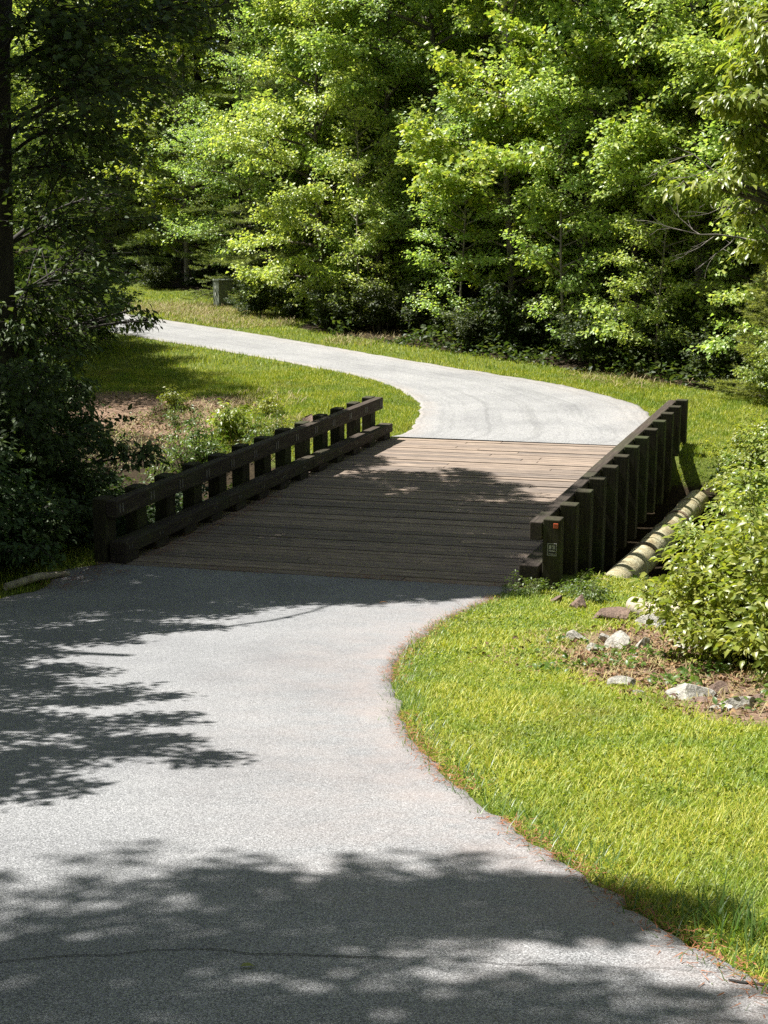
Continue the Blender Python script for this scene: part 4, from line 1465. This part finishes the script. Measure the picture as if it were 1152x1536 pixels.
# bare dead twigs in front of the woods at the right
r = np.random.default_rng(77)
m = MB()


def twig(p, d_, ln, rad_, lev):
    pts = [p]
    for k in range(5):
        d_ = unit(d_ + r.normal(0, 0.16, 3))
        pts.append(pts[-1] + d_ * ln / 5)
    m.tube(pts, np.linspace(rad_, rad_ * 0.35, 6), 5)
    if lev:
        for k in range(4):
            q = pts[1 + k]
            twig(q, unit(d_ + r.normal(0, 0.65, 3)), ln * r.uniform(0.35, 0.6), rad_ * 0.5, lev - 1)


o = at_depth(1150, 24.0)
base = np.array([0, 0, CAM_H]) + ray(1135, 330) * (22.0 / ray(1135, 330)[1])
twig(base, unit(np.array([-0.75, 0.1, 0.75])), 1.7, 0.016, 2)
twig(base + [0, 0, -0.3], unit(np.array([-1, 0, 0.35])), 1.5, 0.014, 2)
trunkp = [np.array([o[0] + 1.1, o[1] - .6, o[2] - .2]), np.array([base[0] + .95, base[1] + .4, base[2] * 0.6]), base + [0.5, 0.1, -0.5], base]
m.tube(trunkp, [0.05, 0.035, 0.024, 0.018], 7)
tag(m.build('dead_tree', M['pale_bark'], sm=True), 'bare grey dead twigs against the dark woods at the right', 'dead tree')

# ------------------------------------------------------------------ weeds behind the left rail, bank plants
proto('tall_weed', grow_shrub(306, 1.45, 0.28, 5, L=0.15, W=0.045, dens=24, spread=0.07, droop=0.5, arch=0.2), M['stem'], M['weed'], 'oval', 'foliage', 'stem')
proto('leafy_weed', grow_shrub(307, 0.85, 0.42, 8, L=0.16, W=0.075, dens=24, spread=0.08, droop=0.4), M['stem'], M['bright'], 'oval', 'foliage', 'stem')
for (k, px, py, s, lab) in [
    ('tall_weed', 275, 712, 0.75, 'tall leafy weed behind the left rail below the bare soil'),
    ('tall_weed', 315, 700, 0.72, 'tall weed second from the left behind the left rail'),
    ('tall_weed', 385, 680, 0.6, 'tall weed behind the left rail nearest the round leaved plant'),
    ('leafy_weed', 350, 652, 0.8, 'round bushy plant with broad leaves behind the middle of the left rail'),
    ('leafy_weed', 265, 612, 0.55, 'bright yellow green weed above the bare soil patch'),
    ('tall_weed', 262, 640, 0.45, 'thin weed growing in the bare soil patch'),
    ('leafy_weed', 402, 622, 0.5, 'pale feathery weed on the grass bank left of the flat rock'),
    ('leafy_weed', 440, 655, 0.45, 'small weed hugging the left rail beside the flat rock'),
    ('tall_weed', 298, 690, 0.8, 'dark weed standing tallest against the bare soil patch'),
    ('tall_weed', 415, 660, 0.5, 'short weed left of the flat topped brown rock'),
    ('tall_weed', 240, 735, 0.6, 'weed in the ravine close behind the left rail'),
]:
    place(k, 'weed_plant', hit(px, py) - [0, 0, .03], px * 0.3, s, lab, 'weed', 'weeds behind the left rail')

# thicket bushes at the foot of the woods
G_TH = 'thicket bushes along the foot of the woods'
names = ['left of the utility box', 'right of the utility box', 'below the bright maple', 'below the thin pale sapling', 'below the second maple', 'below the broad oak', 'left of the yellow green poplar',
         'below the yellow green poplar', 'below the tallest poplar', 'right of the tallest poplar', 'below the dark footed maple', 'at the shady right corner', 'behind the young bushy pine']
for i, px in enumerate([236, 384, 440, 500, 570, 640, 705, 770, 840, 900, 960, 1030, 1100]):
    p = edge_at(px, 1.5 + 0.5 * (i % 3) + (2.9 if i == 0 else 0))
    place('thicket', 'thicket_bush', p - [0, 0, .05], i * 1.9, rng.uniform(.62, .95) if i > 1 else 0.6, 'dark bush at the foot of the woods ' + names[i], 'bush', G_TH)

# leafy undergrowth over the forest floor and in the ravine
lv = Leaves()
r = np.random.default_rng(55)
n = 170000
f, bk = r.uniform(-1.2, 1.6, n), r.uniform(-0.35, 26.0, n)
X = EDGE_A[0] + (EDGE_B[0] - EDGE_A[0]) * f + EDGE_N[0] * bk
Y = EDGE_A[1] + (EDGE_B[1] - EDGE_A[1]) * f + EDGE_N[1] * bk
keep = (vnoise(X, Y, 0.9, 4) > 0.35) & (edge_dist(X, Y) > 0.55)
X, Y = X[keep], Y[keep]
Z = hz(X, Y) + r.uniform(0.02, 0.9, len(X)) * vnoise(X, Y, 1.1, 6)
n = len(X)
D = r.normal(0, 1, (n, 3)) * [1, 1, 0.4]
lv.add(np.stack([X, Y, Z], 1), D, np.array([0, 0, 1.0]) + r.normal(0, .5, (n, 3)), r.uniform(.10, .2, n), r.uniform(.07, .13, n))
n = 26000
s_, t_ = r.uniform(0.6, 11, n), r.uniform(-8, 13, n)
X, Y = from_st(s_, t_)
Z0 = hz(X, Y)
keep = (Z0 < -0.35) & (((t_ < -0.6) & (s_ < 6.0)) | (t_ > 5.9)) & (vnoise(X, Y, 1.0, 9) > 0.4)
X, Y, Z0 = X[keep], Y[keep], Z0[keep]
n = len(X)
lv.add(np.stack([X, Y, Z0 + r.uniform(0.02, .4, n)], 1), r.normal(0, 1, (n, 3)) * [1, 1, .4], np.array([0, 0, 1.0]) + r.normal(0, .5, (n, 3)), r.uniform(.08, .14, n), r.uniform(.04, .08, n))
tag(link('undergrowth', lv.mesh('undergrowth', 'rhomb'), M['undergrowth']), 'leafy undergrowth covering the forest floor and the ravine sides', 'undergrowth', kind='stuff')

# ------------------------------------------------------------------ grass
def in_view(X, Y, Z, mx=160):
    px, py, d_ = project(np.stack([X, Y, Z], -1))
    return (px > -mx) & (px < 1152 + mx) & (py > 100) & (py < 1536 + 140) & (d_ > 0.8)


def scatter(n, x0, x1, y0, y1, seed):
    r = np.random.default_rng(seed)
    X, Y = r.uniform(x0, x1, n), r.uniform(y0, y1, n)
    Z = hz(X, Y)
    k = in_view(X, Y, Z)
    X, Y, Z = X[k], Y[k], Z[k]
    k = ~on_hard(X, Y)
    X, Y, Z = X[k], Y[k], Z[k]
    so, li = dirt_mask(X, Y)
    nz = vnoise(X, Y, 1.2, 12)
    k = (r.random(len(X)) > so * 1.05) & (li + (nz - .5) * .6 < 0.5)
    return X[k], Y[k], Z[k], r


gr = Leaves()
# near lawn: fine turf, denser close by
for (n, y0, y1, hgt, wd, sd) in ((230000, 2.5, 7.0, .050, .0042, 1), (230000, 7.0, 12.0, .050, .0060, 2), (170000, 12.0, 18.5, .050, .009, 3)):
    X, Y, Z, r = scatter(n, -1.0 if y0 > 6 else 0.5, 8.0, y0, y1, sd)
    m_ = len(X)
    az = r.uniform(0, 2 * PI, m_)
    tilt = r.uniform(0.15, 1.05, m_)
    D = np.stack([np.cos(az) * tilt, np.sin(az) * tilt, np.ones(m_)], 1)
    N = np.stack([np.cos(az), np.sin(az), -tilt], 1)
    tall = 1 + 1.0 * (r.random(m_) < 0.03)
    gr.add(np.stack([X, Y, Z - .004], 1), D, N, hgt * r.uniform(.5, 1.35, m_) * tall * (0.7 + 0.6 * vnoise(X, Y, 1.7, 21)), wd * r.uniform(.7, 1.3, m_))
print('near blades', gr.count())
tag(link('lawn_grass', gr.mesh('lawn_grass', 'grass'), M['grass']), 'sunlit mown lawn in the inside of the near road bend', 'grass', kind='stuff')
# clover and broadleaf weeds in the near lawn
cl = Leaves()
for (n, y0, y1, sz, sd) in ((15000, 2.5, 7.0, .022, 4), (20000, 7.0, 12.0, .026, 5), (16000, 12.0, 18.5, .034, 6)):
    X, Y, Z, r = scatter(n, -1.0 if y0 > 6 else 0.5, 8.0, y0, y1, sd)
    k = vnoise(X, Y, 0.9, 31) > 0.3
    X, Y, Z = X[k], Y[k], Z[k]
    m_ = len(X)
    D = r.normal(0, 1, (m_, 3)) * [1, 1, .35]
    cl.add(np.stack([X, Y, Z + r.uniform(.012, .05, m_)], 1), D, np.array([0, 0, 1.0]) + r.normal(0, .45, (m_, 3)), sz * r.uniform(.6, 1.4, m_), sz * .7 * r.uniform(.7, 1.2, m_))
tag(link('clover', cl.mesh('clover', 'rhomb'), M['clover']), 'broad clover leaves scattered through the near lawn', 'clover', kind='stuff')
# far lawns
fg = Leaves()
for (n, x0, x1, y0, y1, hgt, wd, sd) in ((420000, -12, 14, 24, 36, .065, .014, 7), (260000, -22, 14, 36, 62, .08, .022, 8), (60000, -9, -2.5, 12, 24, .07, .010, 9)):
    X, Y, Z, r = scatter(n, x0, x1, y0, y1, sd)
    m_ = len(X)
    az = r.uniform(0, 2 * PI, m_)
    tilt = r.uniform(0.1, 0.9, m_)
    D = np.stack([np.cos(az) * tilt, np.sin(az) * tilt, np.ones(m_)], 1)
    N = np.stack([np.cos(az), np.sin(az), -tilt], 1)
    fg.add(np.stack([X, Y, Z - .004], 1), D, N, hgt * r.uniform(.5, 1.4, m_) * (0.7 + 0.7 * vnoise(X, Y, 0.8, 22)), wd * r.uniform(.7, 1.3, m_))
print('far blades', fg.count())
tag(link('verge_grass', fg.mesh('verge_grass', 'blade'), M['grass']), 'sunlit grass verges along the road beyond the bridge', 'grass', kind='stuff')
# long grass blades along the near road edge
r = np.random.default_rng(66)
tf = Leaves()
pts = np.repeat(RA_R, 10, axis=0)
pts = pts + r.normal(0, 0.06, pts.shape)
# push to the lawn side
T = np.gradient(RA_R, axis=0)
T /= np.linalg.norm(T, axis=1)[:, None]
side = np.repeat(np.stack([-T[:, 1], T[:, 0]], 1), 10, axis=0)
pts = pts + side * r.uniform(-0.02, .16, (len(pts), 1))
k = (pts[:, 1] > 2) & (pts[:, 1] < 16.8)
pts = pts[k]
m_ = len(pts)
az = r.uniform(0, 2 * PI, m_)
tilt = r.uniform(.2, 1.1, m_)
tf.add(np.c_[pts, hz(pts[:, 0], pts[:, 1])], np.stack([np.cos(az) * tilt, np.sin(az) * tilt, np.ones(m_)], 1), np.stack([np.cos(az), np.sin(az), -tilt], 1), r.uniform(.05, .13, m_), r.uniform(.003, .007, m_))
for (px, py, nn, hh) in [(1085, 1395, 26, .2), (1110, 1420, 30, .2), (1130, 1405, 20, .16), (1060, 1385, 16, .15), (600, 1120, 0, 0), (905, 1300, 14, .1), (700, 1170, 18, .09), (1145, 1460, 24, .14)]:
    if nn:
        c = hit(px, py)
        P = c + np.c_[r.normal(0, .04, (nn, 2)), np.zeros(nn)]
        az = r.uniform(0, 2 * PI, nn)
        tilt = r.uniform(.1, .6, nn)
        tf.add(P, np.stack([np.cos(az) * tilt, np.sin(az) * tilt, np.ones(nn)], 1), np.stack([np.cos(az), np.sin(az), -tilt], 1), hh * r.uniform(.6, 1.2, nn), r.uniform(.005, .009, nn))
tag(link('edge_grass', tf.mesh('edge_grass', 'grass'), M['tuft']), 'longer grass blades along the edge of the near road', 'grass', kind='stuff')
# dry straw-coloured weeds on the far bank, round the box and in the gully
st = Leaves()
for (px, py, rr_, n) in [(230, 462, 2.0, 1500), (280, 465, 2.0, 1800), (330, 474, 1.8, 1600), (375, 484, 1.5, 1200), (550, 510, 1.2, 500), (920, 565, 1.2, 500), (960, 572, 1.2, 500), (250, 640, 1.3, 500), (200, 660, 1.4, 600), (390, 600, 1.0, 400),
                         (330, 610, 1.2, 400), (950, 985, .7, 300), (990, 1000, .8, 420), (900, 960, .8, 360), (1110, 1050, .7, 400), (1030, 1010, .7, 300), (420, 650, 1.0, 600), (860, 985, .8, 500)]:
    c = hit(px, py)
    a, q = r.uniform(0, 2 * PI, n), rr_ * np.sqrt(r.uniform(0, 1, n))
    X, Y = c[0] + np.cos(a) * q, c[1] + np.sin(a) * q
    k = ~on_hard(X, Y)
    X, Y = X[k], Y[k]
    m_ = len(X)
    az, tilt = r.uniform(0, 2 * PI, m_), r.uniform(.3, 2.2, m_)
    sc_ = 1.0 if c[1] > 22 else 0.55
    st.add(np.stack([X, Y, hz(X, Y)], 1), np.stack([np.cos(az) * tilt, np.sin(az) * tilt, np.ones(m_)], 1), np.stack([np.cos(az), np.sin(az), -tilt], 1), sc_ * r.uniform(.08, .26, m_), sc_ * r.uniform(.010, .022, m_))
tag(link('dry_weeds', st.mesh('dry_weeds', 'grass'), M['straw']), 'straw coloured dry weeds on the banks', 'weeds', kind='stuff')
ll = Leaves()
for (px, py, rr_, n) in [(950, 985, .8, 260), (990, 1000, .9, 420), (1030, 985, .9, 420), (910, 965, .9, 120), (1110, 1050, .9, 300), (1000, 1020, .8, 240), (870, 990, 1.0, 90), (230, 650, 1.3, 160), (280, 635, 1.2, 120), (165, 615, 1.8, 300), (325, 605, 1.0, 80), (1060, 950, 1.0, 700)]:
    c = hit(px, py)
    a, q = r.uniform(0, 2 * PI, n), rr_ * np.sqrt(r.uniform(0, 1, n))
    X, Y = c[0] + np.cos(a) * q, c[1] + np.sin(a) * q
    sc_ = 1.5 if c[1] > 22 else 1.0
    ll.add(np.stack([X, Y, hz(X, Y) + r.uniform(.004, .03, n)], 1), r.normal(0, 1, (n, 3)) * [1, 1, .3], np.array([0, 0, 1.0]) + r.normal(0, .5, (n, 3)), sc_ * r.uniform(.03, .075, n), sc_ * r.uniform(.018, .04, n))
M['dead_leaf'] = leaf_mat('dead_leaf', [(0.07, 0.035, 0.018), (0.16, 0.08, 0.035), (0.30, 0.19, 0.09), (0.12, 0.10, 0.03)], rough=0.8, transl=0.1, tcol=(1, 1, 1))
sprout = Leaves()
for (px, py, rr_, n) in [(940, 1005, .8, 420), (1000, 990, .9, 420), (890, 985, .8, 300), (1060, 1020, .8, 420), (1120, 1045, .7, 420), (215, 655, 1.6, 400), (300, 625, 1.5, 500), (190, 690, 1.5, 500)]:
    c = hit(px, py)
    a, q = r.uniform(0, 2 * PI, n), rr_ * np.sqrt(r.uniform(0, 1, n))
    X, Y = c[0] + np.cos(a) * q, c[1] + np.sin(a) * q
    k = vnoise(X, Y, 3.0, 61) > 0.5
    X, Y = X[k], Y[k]
    n = len(X)
    sprout.add(np.stack([X, Y, hz(X, Y) + r.uniform(.01, .09, n)], 1), r.normal(0, 1, (n, 3)) * [1, 1, .5], np.array([0, 0, 1.0]) + r.normal(0, .5, (n, 3)), r.uniform(.035, .08, n), r.uniform(.02, .045, n))
tag(link('seedlings', sprout.mesh('seedlings', 'oval'), M['weed']), 'low green seedlings dotted over the bare soil', 'seedlings', kind='stuff')
tag(link('leaf_litter', ll.mesh('leaf_litter', 'oval', 0.9), M['dead_leaf']), 'brown dead leaves lying over the gully soil and the left bank', 'litter', kind='stuff')
# reddish pine straw along the road edges and the curbs
pn = Leaves()


def straw(line, dens, spread, off):
    p = np.repeat(line, dens, axis=0)
    T = np.gradient(line, axis=0)
    T /= np.linalg.norm(T, axis=1)[:, None]
    sd_ = np.repeat(np.stack([-T[:, 1], T[:, 0]], 1), dens, axis=0)
    p = p + r.normal(0, spread, p.shape) * 0.6 + sd_ * (off + r.normal(0, spread, (len(p), 1))) + np.repeat(T, dens, axis=0) * r.uniform(-.1, .1, (len(p), 1))
    keep = vnoise(p[:, 0], p[:, 1], 1.3, 41) > 0.28
    p = p[keep]
    m_ = len(p)
    z = np.maximum(hz(p[:, 0], p[:, 1]) + 0.026, 0)
    s_, t_ = to_st(p[:, 0], p[:, 1])
    z = np.where((s_ > 0) & (s_ < BL) & (t_ > -.3) & (t_ < 5), 0.045, z)
    D = r.normal(0, 1, (m_, 3)) * [1, 1, .12]
    pn.add(np.c_[p, z + r.uniform(0, .012, m_)], D, np.array([0, 0, 1.0]) + r.normal(0, .3, (m_, 3)), r.uniform(.03, .075, m_), r.uniform(.003, .006, m_))


straw(RA_R[10:], 16, 0.05, 0.0)
lc = np.array([from_st(s_, 0.10) for s_ in np.linspace(-0.4, 4.5, 60)])
straw(lc, 26, 0.07, 0.0)
straw(np.array([from_st(s_, -0.25) for s_ in np.linspace(-1.2, 0.0, 20)]), 40, 0.16, 0.0)
straw(np.array([from_st(SKEW * t_ - 0.02, t_) for t_ in np.linspace(-0.3, 5.0, 70)]), 14, 0.07, 0.0)
tag(link('pine_straw', pn.mesh('pine_straw', 'blade'), M['litter']), 'reddish fallen pine needles along the road edge and left curb', 'litter', kind='stuff')

# ------------------------------------------------------------------ light
world = bpy.data.worlds.new('World')
SC.world = world
world.use_nodes = True
nt = world.node_tree
nt.nodes.clear()
out = nt.nodes.new('ShaderNodeOutputWorld')
bg = nt.nodes.new('ShaderNodeBackground')
sky = nt.nodes.new('ShaderNodeTexSky')
sky.sky_type = 'NISHITA'
sky.sun_disc = False
sky.sun_elevation = S_EL
sky.sun_rotation = S_AZ % (2 * PI)
bg.inputs['Strength'].default_value = 0.05
hs = nt.nodes.new('ShaderNodeHueSaturation')
hs.inputs['Saturation'].default_value = 0.62
nt.links.new(sky.outputs[0], hs.inputs['Color'])
nt.links.new(hs.outputs[0], bg.inputs[0])
nt.links.new(bg.outputs[0], out.inputs[0])
sd = bpy.data.lights.new('sun', 'SUN')
sd.energy = 5.0
sd.angle = math.radians(0.5)
sd.color = (1.0, 0.965, 0.91)
so_ = bpy.data.objects.new('sun', sd)
so_.rotation_euler = Vector(SUN).to_track_quat('Z', 'Y').to_euler()
so_.location = tuple(SUN * 60)
COL.objects.link(so_)

SC.view_settings.view_transform = 'Standard'
SC.view_settings.look = 'None'
SC.view_settings.gamma = 1.0
SC.view_settings.exposure = 1.3
SC.cycles.max_bounces = 4
SC.cycles.diffuse_bounces = 2
SC.cycles.glossy_bounces = 2
SC.cycles.transmission_bounces = 3
SC.cycles.use_denoising = False
